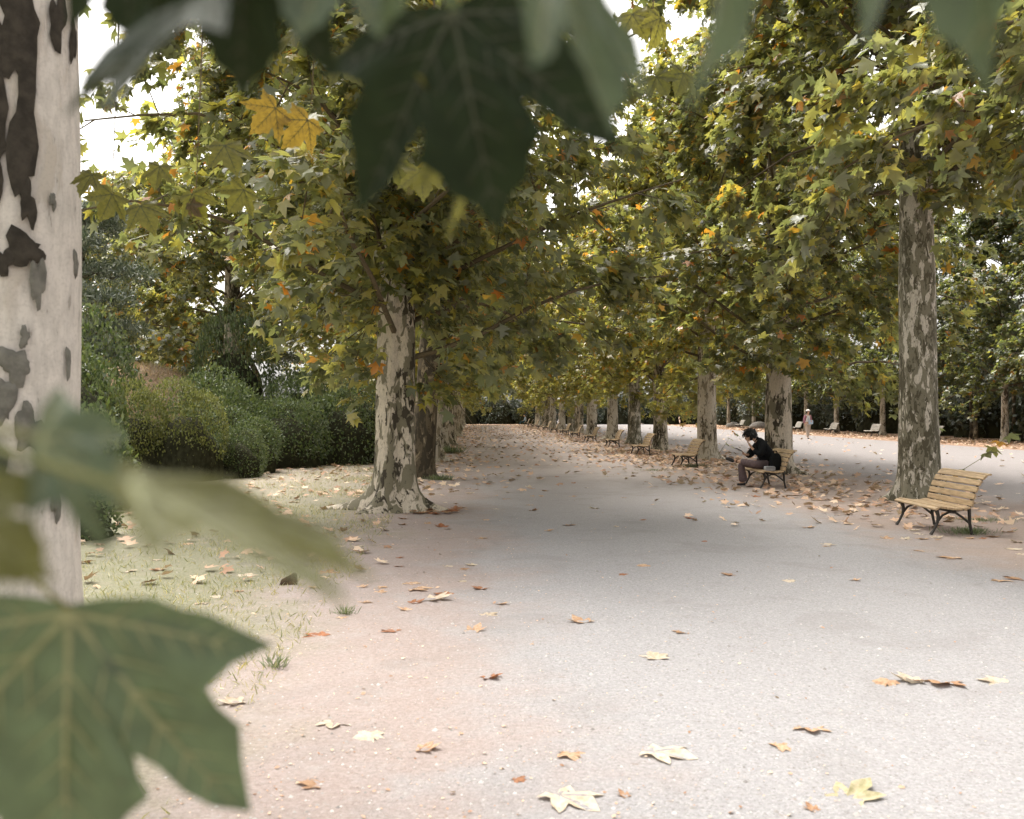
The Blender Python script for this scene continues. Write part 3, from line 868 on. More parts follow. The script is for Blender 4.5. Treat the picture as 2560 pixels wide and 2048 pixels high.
M_BIG = {'green': big_leaf_mat('leaf_deep_green', (.085, .115, .07), trans=.2), 'pale': big_leaf_mat('leaf_pale_green', (.105, .105, .036)),
         'dark': big_leaf_mat('leaf_shaded_green', (.018, .027, .012), trans=.12, spec=.1), 'o': big_leaf_mat('leaf_olive_yellow', (.125, .118, .032), trans=.45),  # dark: shadow of leaves hanging against the sky is put into the colour
         'g': big_leaf_mat('leaf_golden', (.27, .18, .035), trans=.4), 'y': big_leaf_mat('leaf_yellow_green', (.19, .175, .045), trans=.45),
         'd': big_leaf_mat('leaf_olive_dark', (.09, .09, .022), trans=.35), 'b': big_leaf_mat('leaf_dry_brown', (.10, .065, .03), trans=.2)}
M_VEIND = simple('leaf_vein_shaded', (.05, .055, .028), .6)  # vein darkened in colour to go with the painted shade of dark leaves
M_VEIN = simple('leaf_vein', (.24, .245, .12), .6)
BIG = {}
def big_mesh(kind, i):
    if (kind, i) not in BIG:
        fd = ((.30, .12), (.2, .3), (.4, .05))[i % 3]
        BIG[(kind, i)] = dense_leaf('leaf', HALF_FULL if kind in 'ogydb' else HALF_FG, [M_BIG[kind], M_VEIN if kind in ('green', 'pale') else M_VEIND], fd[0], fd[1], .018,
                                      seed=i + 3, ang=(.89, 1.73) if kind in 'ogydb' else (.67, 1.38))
    return BIG[(kind, i)]

def set_leaf(parent, kind, i, j, tip, normal, pet=None, size=None, wide=1.0):
    """leaf blade from petiole joint j to tip (world), child of a branch at the tree's origin"""
    off = Vector((FGX, FGY, 0))
    j, tip = Vector(j), Vector(tip)
    X = (tip - j).normalized(); Nn = Vector(normal)
    Y = Nn.cross(X).normalized(); Z = X.cross(Y)
    s = size or (tip - j).length / 1.1
    o = obj('leaf', big_mesh(kind, i), parent)
    o.matrix_basis = Matrix.Translation(j - off) @ Matrix(((X.x, Y.x, Z.x, 0), (X.y, Y.y, Z.y, 0), (X.z, Y.z, Z.z, 0), (0, 0, 0, 1))) @ Matrix.Diagonal((s, s * wide, s, 1))
    if pet is not None:
        pet = Vector(pet)
        m = MB(); mid = j.lerp(pet, .5) + Vector((0, 0, .015))
        m.tube([j - off + X * .02 * s, mid - off, pet - off], [.0016, .0016, .002], 6)
        m.build('petiole', M_PETIOLE, parent, True)
    return o

def branch(pts, r0, r1):
    m = MB(); n = len(pts)
    m.tube([Vector(p) - Vector((FGX, FGY, 0)) for p in pts], [r0 + (r1 - r0) * k / (n - 1) for k in range(n)], 8)
    return m.build('branch', M_TWIG, fg, True)

# low branch reaching to the left of the lens
lowb = branch([(-2.4, 5.0, 3.9), (-2.9, 3.4, 3.5), (-2.3, 1.9, 2.9), (-1.3, .95, 2.25), (-.62, .60, 1.75), (-.34, .52, 1.60)], .04, .004)
set_leaf(lowb, 'green', 0, (-.251, .611, 1.50), (-.268, .632, 1.307), (.12, -.9, .42), (-.40, .54, 1.625))
set_leaf(lowb, 'pale', 2, (-0.132, 0.366, 1.592), (-0.036, 0.402, 1.554), (-0.1, -0.17, 0.97), (-0.345, 0.52, 1.6))
set_leaf(lowb, 'green', 2, (-0.182, 0.408, 1.61), (-0.149, 0.447, 1.577), (0.2, -0.65, 0.7), (-0.345, 0.52, 1.6))
set_leaf(lowb, 'pale', 0, (-0.207, 0.369, 1.586), (-0.163, 0.387, 1.555), (0.1, -0.75, 0.6), (-0.36, 0.52, 1.61))
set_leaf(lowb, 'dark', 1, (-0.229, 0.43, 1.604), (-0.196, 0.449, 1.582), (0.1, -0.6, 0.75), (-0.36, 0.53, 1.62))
# upper branch hanging over the lens
upb = branch([(-2.4, 5.05, 4.6), (-1.7, 3.4, 4.3), (-.9, 1.9, 3.5), (-.45, 1.0, 2.7), (-.18, .62, 2.2), (.02, .58, 2.02), (.24, .5, 1.96)], .045, .004)
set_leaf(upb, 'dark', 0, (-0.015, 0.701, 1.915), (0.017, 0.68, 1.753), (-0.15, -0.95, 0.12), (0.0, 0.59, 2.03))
set_leaf(upb, 'o', 1, (-0.009, 0.751, 1.873), (0.014, 0.78, 1.76), (0.95, -0.28, 0.1), (0.0, 0.6, 2.03))
set_leaf(upb, 'green', 2, (0.036, 0.459, 1.842), (0.07, 0.447, 1.751), (0.75, -0.6, 0.3), (0.04, 0.57, 2.02))
set_leaf(upb, 'green', 0, (0.122, 0.415, 1.933), (0.117, 0.415, 1.75), (0.86, -0.5, 0.05), (0.13, 0.5, 2.02), wide=.6)
set_leaf(upb, 'green', 2, (0.222, 0.421, 1.944), (0.226, 0.421, 1.761), (-0.88, -0.46, 0.05), (0.22, 0.5, 1.97), wide=.6)
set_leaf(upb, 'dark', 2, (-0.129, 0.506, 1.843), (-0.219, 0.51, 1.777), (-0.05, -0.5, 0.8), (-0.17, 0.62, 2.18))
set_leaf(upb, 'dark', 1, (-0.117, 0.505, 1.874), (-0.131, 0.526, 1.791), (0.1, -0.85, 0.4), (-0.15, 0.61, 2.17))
set_leaf(upb, 'green', 2, (-0.071, 0.503, 1.876), (-0.092, 0.504, 1.812), (0.1, -0.8, 0.6), (-0.1, 0.6, 2.13))
set_leaf(upb, 'green', 0, (-0.046, 0.502, 1.887), (-0.048, 0.502, 1.818), (0.1, -0.8, 0.6), (-0.04, 0.59, 2.06))
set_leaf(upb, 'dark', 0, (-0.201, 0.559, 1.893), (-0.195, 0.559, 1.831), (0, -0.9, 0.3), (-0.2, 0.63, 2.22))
# farther hanging twigs with olive and golden leaves
midb = branch([(-2.4, 5.05, 4.2), (-1.9, 4.75, 4.15), (-1.2, 4.5, 4.0), (-.5, 4.2, 3.95), (.3, 4.5, 4.05), (1.1, 4.8, 4.0)], .035, .005)
D = [(-0.816, 4.037, 2.82, 'g'), (-0.70, 4.129, 2.80, 'g'), (-1.136, 4.451, 2.775, 'o'), (-1.34, 4.66, 2.598, 'o'), (-1.068, 4.548, 2.595, 'o'), (-1.723, 4.676, 2.598, 'o'),
     (-1.624, 4.772, 2.56, 'o'), (-0.206, 3.812, 2.507, 'o'), (-0.316, 4.017, 2.603, 'd'), (-0.122, 4.209, 2.67, 'o'), (-0.769, 4.236, 3.213, 'o'), (-0.55, 4.026, 3.037, 'd'),
     (-0.262, 4.215, 3.283, 'o'), (0.766, 4.572, 3.46, 'y'), (0.9, 4.566, 3.441, 'y'), (0.919, 4.766, 3.23, 'd'), (1.081, 4.859, 3.284, 'd'), (-1.526, 4.768, 2.756, 'o'),
     (-1.898, 4.883, 2.74, 'o'), (-1.35, 4.66, 2.55, 'b')]
rr = random.Random(9)
twx = [(-1.75, 4.72), (-1.3, 4.55), (-.7, 4.15), (-.2, 4.0), (.85, 4.65)]
for q, (tx, ty) in enumerate(twx):
    mine = [d for d in D if min(range(5), key=lambda z: abs(twx[z][0] - d[0])) == q]
    low = min(d[2] for d in mine)
    m = MB(); off = Vector((FGX, FGY, 0))
    m.tube([Vector((tx, ty, 4.02)) - off, Vector((tx + .05, ty - .03, (4 + low) / 2 + .2)) - off, Vector((tx + .01, ty, low + .12)) - off], [.006, .004, .002], 6)
    m.build('twig', M_TWIG, midb, True)
    for i, (x, y, z, kd) in enumerate(mine):
        sz = .08 if kd == 'b' else rr.uniform(.12, .175)
        az = rr.uniform(-.9, .9)
        d = Vector((math.sin(az) * .8, rr.uniform(-.3, .1), -.75)).normalized()
        j = Vector((x, y, z + .07))
        set_leaf(midb, kd, i % 3, j, j + d * sz * 1.1, (rr.uniform(-.9, .9), -.7, rr.uniform(-.1, .9)), (tx + .02, ty, z + .13), sz)

# ------------------------------------------------------------------ benches
def slat(mb, cx, cz, ang, w, th, L):
    c, s = math.cos(ang), math.sin(ang); ch = .006
    prof = [(-w/2 + ch, -th/2), (w/2 - ch, -th/2), (w/2, -th/2 + ch), (w/2, th/2 - ch), (w/2 - ch, th/2), (-w/2 + ch, th/2), (-w/2, th/2 - ch), (-w/2, -th/2 + ch)]
    mb.prism([(cx + x * c - z * s, cz + x * s + z * c) for x, z in prof], -L / 2, L / 2)

BPROTO = {}
def bench_meshes(wood):
    if wood.name in BPROTO: return BPROTO[wood.name]
    out = []
    L = 1.34
    for k, (cx, cz, a) in enumerate(((-.235, .352, .55), (-.155, .368, -.10), (-.05, .352, -.13), (.055, .345, .02), (.16, .358, .2))):
        m = MB(); slat(m, cx, cz, a, .056 if k == 0 else .088, .026, L); out.append(('seat_slat', m, wood, None))
    for cx, cz, a, w in ((.232, .418, 1.36, .076), (.256, .510, 1.28, .077), (.290, .600, 1.18, .077), (.334, .686, 1.05, .077), (.392, .762, .86, .077), (.452, .796, .12, .055)):
        m = MB(); slat(m, cx, cz, a, w, .024, L); out.append(('back_slat', m, wood, None))
    for y in (-.56, .56):
        m = MB()
        m.tube([(x, y, z) for x, z in ((-.245, .318), (-.155, .342), (-.05, .326), (.06, .32), (.16, .332), (.232, .38), (.275, .50), (.312, .59), (.36, .675), (.425, .752), (.462, .772))], .017, 6, 1.3)
        out.append(('end_frame', m, M_IRON, None)); fi = len(out) - 1
        m = MB(); m.tube([(x, y, z) for x, z in ((-.20, .33), (-.175, .25), (-.185, .16), (-.235, .06), (-.275, 0))], [.03, .024, .02, .018, .024], 6, 1.2)
        out.append(('leg', m, M_IRON, fi))
        m = MB(); m.tube([(x, y, z) for x, z in ((.232, .39), (.236, .28), (.24, .15), (.262, .05), (.272, 0))], [.026, .024, .022, .02, .026], 6, 1.2)
        out.append(('leg', m, M_IRON, fi))
        m = MB(); m.tube([(x, y, z) for x, z in ((-.185, .17), (-.12, .255), (-.03, .298), (.05, .292), (.14, .235), (.24, .15))], .016, 6, 1.2)
        out.append(('brace', m, M_IRON, fi))
    m = MB(); m.tube([(.02, -.56, .30), (.02, .56, .30)], .014, 6); out.append(('stretcher', m, M_IRON, None))
    res = []
    for nm, m, mat, par in out:
        me = bpy.data.meshes.new(nm); me.from_pydata(m.v, [], m.f); me.materials.append(mat); me.update()
        res.append((nm, me, par))
    BPROTO[wood.name] = res
    return res

def bench(label, x, y, group, wood=M_WOOD, rz=0.0):
    root = thing('park_bench', label, 'bench', (x, y, 0), rz, group)
    made = []
    for nm, me, par in bench_meshes(wood):
        made.append(obj(nm, me, root if par is None else made[par]))
    return root
BX, BY, BS = 6.34, 12.97, 7.65
bench('empty ochre slatted bench beside the mottled trunk, with grass at its back leg', BX, BY, 'ochre benches along the avenue', rz=-.04)
bench('ochre slatted bench with the reader in black sitting on it', BX + .02, BY + BS, 'ochre benches along the avenue')
for k in range(2, 13):
    bench('ochre slatted bench, %s along the row beyond the bench of the reader' % ORD[k - 2], BX + .05 * math.sin(k * 2), BY + BS * k, 'ochre benches along the avenue', rz=.03 * math.sin(k * 3))
bench('ochre bench at the far row end with a person in pale blue on it', BX, BY + BS * 13, 'ochre benches along the avenue')
for k, y in enumerate((54.8, 63.2, 70.6, 78.3, 95)):
    bench('weathered grey bench across the far gravel, %s of its row' % ORD[k], 26.7, y, 'grey benches across the far gravel', M_WOODG, rz=.0)

# ------------------------------------------------------------------ people
def skin_obj(name, verts, edges, root_key, mat, parent, sub=2):
    keys = list(verts)
    me = bpy.data.meshes.new(name)
    me.from_pydata([verts[k][0] for k in keys], [(0, 0)][:0] + [(keys.index(a), keys.index(b)) for a, b in edges], [])
    o = bpy.data.objects.new(name, me); COL.objects.link(o)
    sk = o.modifiers.new('skin', 'SKIN'); sk.use_smooth_shade = True
    if not me.skin_vertices: me.skin_vertices.new()
    for i, k in enumerate(keys):
        r = verts[k][1]
        d = me.skin_vertices[0].data[i]
        d.radius = r if isinstance(r, tuple) else (r, r)
        d.use_root = (k == root_key)
    ss = o.modifiers.new('sub', 'SUBSURF'); ss.levels = sub; ss.render_levels = sub
    dg = bpy.context.evaluated_depsgraph_get()
    fin = bpy.data.meshes.new_from_object(o.evaluated_get(dg))
    fin.name = name
    fin.materials.clear(); fin.materials.append(mat)
    bpy.data.objects.remove(o)
    fin.polygons.foreach_set('use_smooth', np.ones(len(fin.polygons), dtype=bool))
    return obj(name, fin, parent)

def blob(name, c, r, mat, parent, seed=0, amp=.06, cut=None, rot=(0, 0, 0), n=20, m=12):
    rr = random.Random(seed)
    V, F = [], []
    for i in range(m + 1):
        e = -math.pi / 2 + math.pi * i / m
        for k in range(n):
            a = 2 * math.pi * k / n
            q = 1 + rr.uniform(-amp, amp)
            v = Vector((r[0] * q * math.cos(e) * math.cos(a), r[1] * q * math.cos(e) * math.sin(a), r[2] * q * math.sin(e)))
            V.append(v)
    R = Matrix.Rotation(rot[1], 3, 'Y') @ Matrix.Rotation(rot[0], 3, 'X')
    V = [tuple(R @ v) for v in V]
    F = [(i * n + k, i * n + (k + 1) % n, (i + 1) * n + (k + 1) % n, (i + 1) * n + k) for i in range(m) for k in range(n)]
    if cut: F = [f for f in F if not cut(sum((Vector(V[q]) for q in f), Vector()) / 4)]
    return obj(name, mesh_np(name, V, F, mat, smooth=True), parent, loc=c)

def head_verts(p, fwd, k=1.0):
    """neck-to-crown chain; p = base of skull, fwd = unit facing, returns dict and edges"""
    p = Vector(p); f = Vector(fwd).normalized(); up = Vector((0, 0, 1)) - f * f.z; up.normalize()
    v = {'skull': (p + up * .08 * k, (.078 * k, .092 * k)), 'crown': (p + up * .155 * k, (.06 * k, .07 * k)),
         'face': (p + f * .055 * k + up * .05 * k, (.055 * k, .05 * k)), 'chin': (p + f * .075 * k - up * .03 * k, (.03 * k, .028 * k)),
         'nose': (p + f * .112 * k + up * .055 * k, (.011 * k, .011 * k))}
    e = [('skull', 'crown'), ('skull', 'face'), ('face', 'chin'), ('face', 'nose')]
    return v, e

def fingers(v, e, tagk, wrist, palm_dir, side, curl):
    """palm, four bent fingers and a thumb"""
    w = Vector(wrist); d = Vector(palm_dir).normalized(); s = Vector(side).normalized(); c = Vector(curl).normalized()
    v[tagk + 'palm'] = (w + d * .05, (.030, .020)); e.append((tagk + 'wrist', tagk + 'palm'))
    v[tagk + 'knuck'] = (w + d * .085, (.034, .016)); e.append((tagk + 'palm', tagk + 'knuck'))
    for i, (o, L) in enumerate(((-.028, .068), (-.010, .078), (.009, .072), (.027, .056))):
        a = w + d * (.10) + s * o
        b = a + d * L * .45 + c * L * .18
        t_ = b + d * L * .2 + c * L * .48
        for nm, q, r in (('a', a, .0095), ('b', b, .0088), ('t', t_, .0075)):
            v[tagk + 'f%d%s' % (i, nm)] = (q, r)
        e += [(tagk + 'knuck', tagk + 'f%da' % i), (tagk + 'f%da' % i, tagk + 'f%db' % i), (tagk + 'f%db' % i, tagk + 'f%dt' % i)]
    a = w + d * .045 - s * .042; b = a + d * .03 - s * .012 + c * .02
    v[tagk + 'tha'] = (a, .012); v[tagk + 'thb'] = (b, .010)
    e += [(tagk + 'palm', tagk + 'tha'), (tagk + 'tha', tagk + 'thb')]

# --- the reader in black
man = thing('person', 'person in black jacket and mauve trousers reading on a bench, ankle resting on knee', 'person', (6.20, 20.72, 0))
v = {'pelvis': ((.22, 0, .46), .10), 'spine': ((.22, 0, .64), (.10, .12)), 'chest': ((.14, 0, .84), (.11, .14)), 'neck': ((-.005, 0, 1.01), .055), 'nape': ((-.055, 0, 1.03), .055)}
e = [('pelvis', 'spine'), ('spine', 'chest'), ('chest', 'neck'), ('neck', 'nape')]
hv, he = head_verts((-.115, 0, 1.05), (-.82, 0, -.57), 1.1); v.update(hv); e += he + [('nape', 'skull')]
v.update({'Lsh': ((.09, -.19, .94), .05), 'Lel': ((.0, -.25, .69), .04), 'Lwrist': ((-.125, -.10, .835), .026),
          'Rsh': ((.09, .19, .94), .05), 'Rel': ((-.06, .24, .68), .04), 'Rwrist': ((-.175, .08, .675), .026),
          'Rhip': ((.18, .10, .45), .08), 'Rkn': ((-.31, .10, .50), .052), 'Ran': ((-.24, .10, .09), .036), 'Rto': ((-.38, .10, .03), .025),
          'Lhip': ((.18, -.10, .47), .08), 'Lkn': ((-.14, -.34, .50), .052), 'Lan': ((-.44, -.02, .55), .036), 'Lto': ((-.62, .0, .60), .025)})
e += [('chest', 'Lsh'), ('Lsh', 'Lel'), ('Lel', 'Lwrist'), ('chest', 'Rsh'), ('Rsh', 'Rel'), ('Rel', 'Rwrist'), ('pelvis', 'Rhip'), ('Rhip', 'Rkn'), ('Rkn', 'Ran'), ('Ran', 'Rto'),
      ('pelvis', 'Lhip'), ('Lhip', 'Lkn'), ('Lkn', 'Lan'), ('Lan', 'Lto')]
fingers(v, e, 'L', (-.125, -.10, .835), (-.35, .45, .75), (.6, .6, -.1), (-.2, .8, .4))
fingers(v, e, 'R', (-.175, .08, .675), (-.8, -.3, .3), (.1, .4, .6), (-.1, -.8, .3))
skin_obj('body', v, e, 'pelvis', M_SKIN, man)
jv = {'p': ((.24, 0, .46), (.19, .22)), 's': ((.26, 0, .64), (.20, .22)), 'c': ((.17, 0, .85), (.20, .22)), 'n': ((.01, 0, 1.01), (.085, .095)), 'n2': ((-.03, 0, 1.035), (.07, .075)),
      'ls': ((.11, -.20, .91), .105), 'le': ((.0, -.27, .69), .085), 'lw': ((-.095, -.13, .80), .06), 'rs': ((.11, .20, .91), .105), 're': ((-.08, .24, .67), .085), 'rw': ((-.15, .11, .67), .06)}
skin_obj('jacket', jv, [('p', 's'), ('s', 'c'), ('c', 'n'), ('n', 'n2'), ('c', 'ls'), ('ls', 'le'), ('le', 'lw'), ('c', 'rs'), ('rs', 're'), ('re', 'rw')], 'p', M_BLACK, man)
tv = {'p': ((.20, 0, .45), (.13, .15)), 'rh': ((.12, .10, .46), .10), 'rk': ((-.31, .10, .49), .082), 'rm': ((-.28, .10, .28), .088), 'rf': ((-.25, .10, .075), .115),
      'lh': ((.12, -.11, .48), .10), 'lk': ((-.14, -.33, .50), .082), 'lm': ((-.28, -.17, .53), .075), 'lf': ((-.37, -.06, .545), .08)}
skin_obj('trousers', tv, [('p', 'rh'), ('rh', 'rk'), ('rk', 'rm'), ('rm', 'rf'), ('p', 'lh'), ('lh', 'lk'), ('lk', 'lm'), ('lm', 'lf')], 'p', M_TROUSER, man)
skin_obj('sock', {'a': ((-.36, -.06, .545), .048), 'b': ((-.47, -.012, .548), .042)}, [('a', 'b')], 'a', M_SOCK, man)
skin_obj('shoe', {'a': ((-.20, .10, .045), (.042, .04)), 'b': ((-.30, .10, .04), (.045, .036)), 'c': ((-.40, .10, .03), (.036, .026))}, [('a', 'b'), ('b', 'c')], 'a', M_SHOE, man)
skin_obj('shoe', {'a': ((-.485, -.01, .545), (.045, .045)), 'b': ((-.58, -.005, .585), (.05, .045)), 'c': ((-.68, .0, .61), (.038, .03))}, [('a', 'b'), ('b', 'c')], 'a', M_SHOE, man)
hair = blob('hair', (-.125, 0, 1.135), (.138, .122, .122), M_HAIR, man, 3, .16, lambda c: c.x < -.03 and c.z < -.055, rot=(0, -.45, 0))
hg = np.random.default_rng(8)
hd = unit(hg.normal(0, 1, (420, 3)) + np.array([-.15, 0, .55])); hd = hd[hd[:, 2] > -.35]
hp = hd * np.array([.128, .115, .115])
V, F = leaf_batch(hp, unit(hd * .5 + np.array([-.35, 0, -.75]) + hg.normal(0, .3, hd.shape)), hd, hg.uniform(.05, .09, len(hd)), (np.array([(0, -.12, 0), (0, .12, 0), (.6, .08, .16), (1, 0, .05)]), np.array([(0, 2, 1), (0, 3, 2)])))
obj('strands', mesh_np('strands', V, F, M_HAIR), hair)
mb = MB(); mb.box((0, 0, 0), (.16, .10, .012), .004)
ph = mb.build('phone', M_PHONE, None, loc=(6.20 - .375, 20.76, .795), rot=(0, .45, .1))
tag(ph, 'dark slim tablet held in front of the reader in black', 'tablet')
# bag and pouch beside the reader
mb = MB(); mb.prism([(-.09, 0), (.09, 0), (.115, .05), (.105, .28), (.06, .36), (-.05, .36), (-.10, .26), (-.115, .06)], -.10, .10)
bag = thing('bag', 'black bag standing on the bench at the back of the reader', 'bag', (6.50, 20.36, .372))
mb.build('body', M_BLACK, bag)
m = MB(); m.tube([(-.04, 0, .35), (-.03, 0, .41), (.03, 0, .41), (.05, 0, .35)], .012, 6); m.build('handle', M_BLACK, bag, True)
mb = MB(); mb.box((0, 0, .045), (.21, .14, .09), .015)
pouch = thing('pouch', 'grey pouch lying on the bench seat beside the reader', 'pouch', (6.33, 20.20, .37))
mb.build('body', M_GREYB, pouch)
m = MB(); m.box((0, -.072, .06), (.17, .006, .008)); m.build('zip', M_IRON, pouch)

# --- the walker on the far gravel
def walker(label, x, y, rz):
    t = thing('person', label, 'person', (x, y, 0), rz)
    v = {'pelvis': ((0, 0, .92), .11), 'spine': ((0, 0, 1.12), .11), 'chest': ((0, 0, 1.32), (.12, .11)), 'neck': ((0, -.01, 1.46), .05)}
    e = [('pelvis', 'spine'), ('spine', 'chest'), ('chest', 'neck')]
    hv, he = head_verts((0, -.02, 1.53), (-.2, -1, -.1)); v.update(hv); e += he + [('neck', 'skull')]
    for s, k in ((-1, 'L'), (1, 'R')):
        v.update({k + 'sh': ((s * .17, 0, 1.38), .05), k + 'el': ((s * .24, .03, 1.10), .04), k + 'wrist': ((s * .24 if s < 0 else .16, -.06 if s < 0 else -.2, .88 if s < 0 else 1.05), .026),
                  k + 'hip': ((s * .09, 0, .88), .085), k + 'kn': ((s * .09, s * .06 - .03, .48), .055), k + 'an': ((s * .09, s * .14, .09), .036), k + 'to': ((s * .10, s * .14 - .15, .03), .028)})
        e += [('chest', k + 'sh'), (k + 'sh', k + 'el'), (k + 'el', k + 'wrist'), ('pelvis', k + 'hip'), (k + 'hip', k + 'kn'), (k + 'kn', k + 'an'), (k + 'an', k + 'to')]
    fingers(v, e, 'L', v['Lwrist'][0], (0, -.1, -1), (0, 1, 0), (.6, -.3, -.2))
    fingers(v, e, 'R', v['Rwrist'][0], (-.7, -.5, 0), (0, 0, 1), (-.3, .6, 0))
    skin_obj('body', v, e, 'pelvis', M_SKIN, t)
    skin_obj('top', {'p': ((0, 0, .93), (.17, .13)), 's': ((0, 0, 1.12), (.155, .125)), 'c': ((0, 0, 1.33), (.16, .125)), 'n': ((0, 0, 1.44), .08)}, [('p', 's'), ('s', 'c'), ('c', 'n')], 'p', M_WHITE, t)
    jv = {'b': ((0, .05, 1.33), (.15, .09)), 'b2': ((0, .06, 1.0), (.17, .09)), 'ls': ((-.18, .01, 1.37), .075), 'le': ((-.25, .03, 1.1), .065), 'lw': ((-.245, -.04, .92), .055),
          'rs': ((.18, .01, 1.37), .075), 're': ((.25, .03, 1.1), .065), 'rw': ((.19, -.14, 1.06), .055)}
    skin_obj('cardigan', jv, [('b', 'b2'), ('b', 'ls'), ('ls', 'le'), ('le', 'lw'), ('b', 'rs'), ('rs', 're'), ('re', 'rw')], 'b', M_PINKC, t)
    tv = {'p': ((0, 0, .90), (.16, .125)), 'lh': ((-.09, 0, .84), .105), 'lk': ((-.09, -.08, .48), .085), 'lf': ((-.09, -.13, .12), .075), 'rh': ((.09, 0, .84), .105), 'rk': ((.09, .02, .48), .085), 'rf': ((.09, .13, .12), .075)}
    skin_obj('trousers', tv, [('p', 'lh'), ('lh', 'lk'), ('lk', 'lf'), ('p', 'rh'), ('rh', 'rk'), ('rk', 'rf')], 'p', M_BEIGE, t)
    for s in (-1, 1):
        skin_obj('shoe', {'a': ((s * .09, s * .14 + .02, .045), .045), 'b': ((s * .1, s * .14 - .15, .035), .035)}, [('a', 'b')], 'a', M_SHOE, t)
    blob('hair', (0, .01, 1.62), (.095, .10, .12), M_HAIR, t, 5, .05, lambda c: c.y < -.05)
    hat = blob('hat', (0, -.01, 1.70), (.115, .125, .075), M_WHITE, t, 6, .02, lambda c: c.z < -.02)
    m = MB(); m.tube([(0, 0, 1.672), (0, 0, 1.684)], [.19, .185], 18); m.build('brim', M_WHITE, hat, loc=(0, .01, -1.70))
    m = MB(); m.box((.07, -.2, 1.0), (.26, .09, .24), .03); b = m.build('body', M_BLUE, None)
    return t, b
wt, wb = walker('person in white hat and mauve cardigan walking across the far gravel', 20.2, 57.0, .25)
wb.name = 'body'
bg = thing('shoulder_bag', 'pale blue bag carried by the person in the white hat', 'bag', (20.2, 57.0, 0), .25)
wb.parent = bg
m = MB(); m.tube([(-.04, -.2, 1.12), (-.12, -.10, 1.38), (-.13, .03, 1.45), (.0, .10, 1.30), (.15, .02, 1.12)], .012, 5); m.build('strap', M_BLUE, bg, True)

# --- the sitter on the last bench
sit = thing('person', 'person in pale blue top sitting on the bench at the end of the row', 'person', (6.1, BY + BS * 13, 0))
v = {'pelvis': ((.10, 0, .46), .10), 'spine': ((.14, 0, .65), .11), 'chest': ((.17, 0, .88), .12), 'neck': ((.14, 0, 1.03), .05)}
e = [('pelvis', 'spine'), ('spine', 'chest'), ('chest', 'neck')]
hv, he = head_verts((.11, 0, 1.10), (-1, -.1, -.1)); v.update(hv); e += he + [('neck', 'skull')]
for s, k in ((-1, 'L'), (1, 'R')):
    v.update({k + 'sh': ((.16, s * .17, .95), .05), k + 'el': ((.08, s * .24, .68), .04), k + 'wrist': ((-.15, s * .14, .60), .028), k + 'hip': ((.05, s * .1, .46), .08),
              k + 'kn': ((-.38, s * .11, .48), .055), k + 'an': ((-.55, s * .11, .09), .038), k + 'to': ((-.70, s * .12, .04), .028)})
    e += [('chest', k + 'sh'), (k + 'sh', k + 'el'), (k + 'el', k + 'wrist'), ('pelvis', k + 'hip'), (k + 'hip', k + 'kn'), (k + 'kn', k + 'an'), (k + 'an', k + 'to')]
    fingers(v, e, k, v[k + 'wrist'][0], (-.9, -s * .3, -.1), (0, 1, 0), (0, 0, -1))
skin_obj('body', v, e, 'pelvis', M_SKIN, sit)
skin_obj('top', {'p': ((.10, 0, .47), (.15, .17)), 's': ((.14, 0, .66), .15), 'c': ((.17, 0, .88), (.15, .16)), 'n': ((.15, 0, 1.0), .075), 'l': ((.15, -.2, .93), .07), 'le': ((.07, -.25, .68), .06),
                 'lw': ((-.1, -.16, .61), .05), 'r': ((.15, .2, .93), .07), 're': ((.07, .25, .68), .06), 'rw': ((-.1, .16, .61), .05)},
         [('p', 's'), ('s', 'c'), ('c', 'n'), ('c', 'l'), ('l', 'le'), ('le', 'lw'), ('c', 'r'), ('r', 're'), ('re', 'rw')], 'p', M_BLUE, sit)
skin_obj('trousers', {'p': ((.08, 0, .45), (.13, .15)), 'lh': ((0, -.1, .46), .1), 'lk': ((-.38, -.11, .48), .08), 'lf': ((-.54, -.11, .13), .07), 'rh': ((0, .1, .46), .1), 'rk': ((-.38, .11, .48), .08), 'rf': ((-.54, .11, .13), .07)},
         [('p', 'lh'), ('lh', 'lk'), ('lk', 'lf'), ('p', 'rh'), ('rh', 'rk'), ('rk', 'rf')], 'p', M_TEAL, sit)
for s in (-1, 1):
    skin_obj('shoe', {'a': ((-.54, s * .11, .045), .045), 'b': ((-.70, s * .12, .035), .034)}, [('a', 'b')], 'a', M_SHOE, sit)
blob('hair', (.13, 0, 1.19), (.10, .095, .11), M_HAIR, sit, 8, .05, lambda c: c.x < -.05)

# ------------------------------------------------------------------ fallen leaves
FL = []
for i, (d, c, ro, w) in enumerate(((.05, .12, .0, .04), (-.08, .05, .35, .04), (.16, 0, -.2, .04), (-.15, .2, .25, .04), (.1, .25, .45, .05), (0, .05, .15, .04))):
    FL.append((d, c, ro, w))
FLM = {}
def fallen_mesh(kind, i):
    if (kind, i) not in FLM:
        d, c, ro, w = FL[i]
        half = [(0, 0), (-.12, .24), (-.10, .60), (.05, .50), (.16, .44), (.34, .66), (.66, .80), (.62, .56), (.50, .27), (.70, .32), (.90, .17), (1.1, 0)]
        me = dense_leaf('fallen_leaf', half, [M_FALL[kind]], .3, d, w, c, ro, seed=100 + i, rings=2, veins=False)
        zs = np.empty(len(me.vertices) * 3, np.float32); me.vertices.foreach_get('co', zs)
        zs = zs.reshape(-1, 3); zs[:, 2] -= np.percentile(zs[:, 2], 30) - .012; zs[:, 0] -= .4
        me.vertices.foreach_set('co', zs.ravel()); me.update()
        FLM[(kind, i)] = me
    return FLM[(kind, i)]

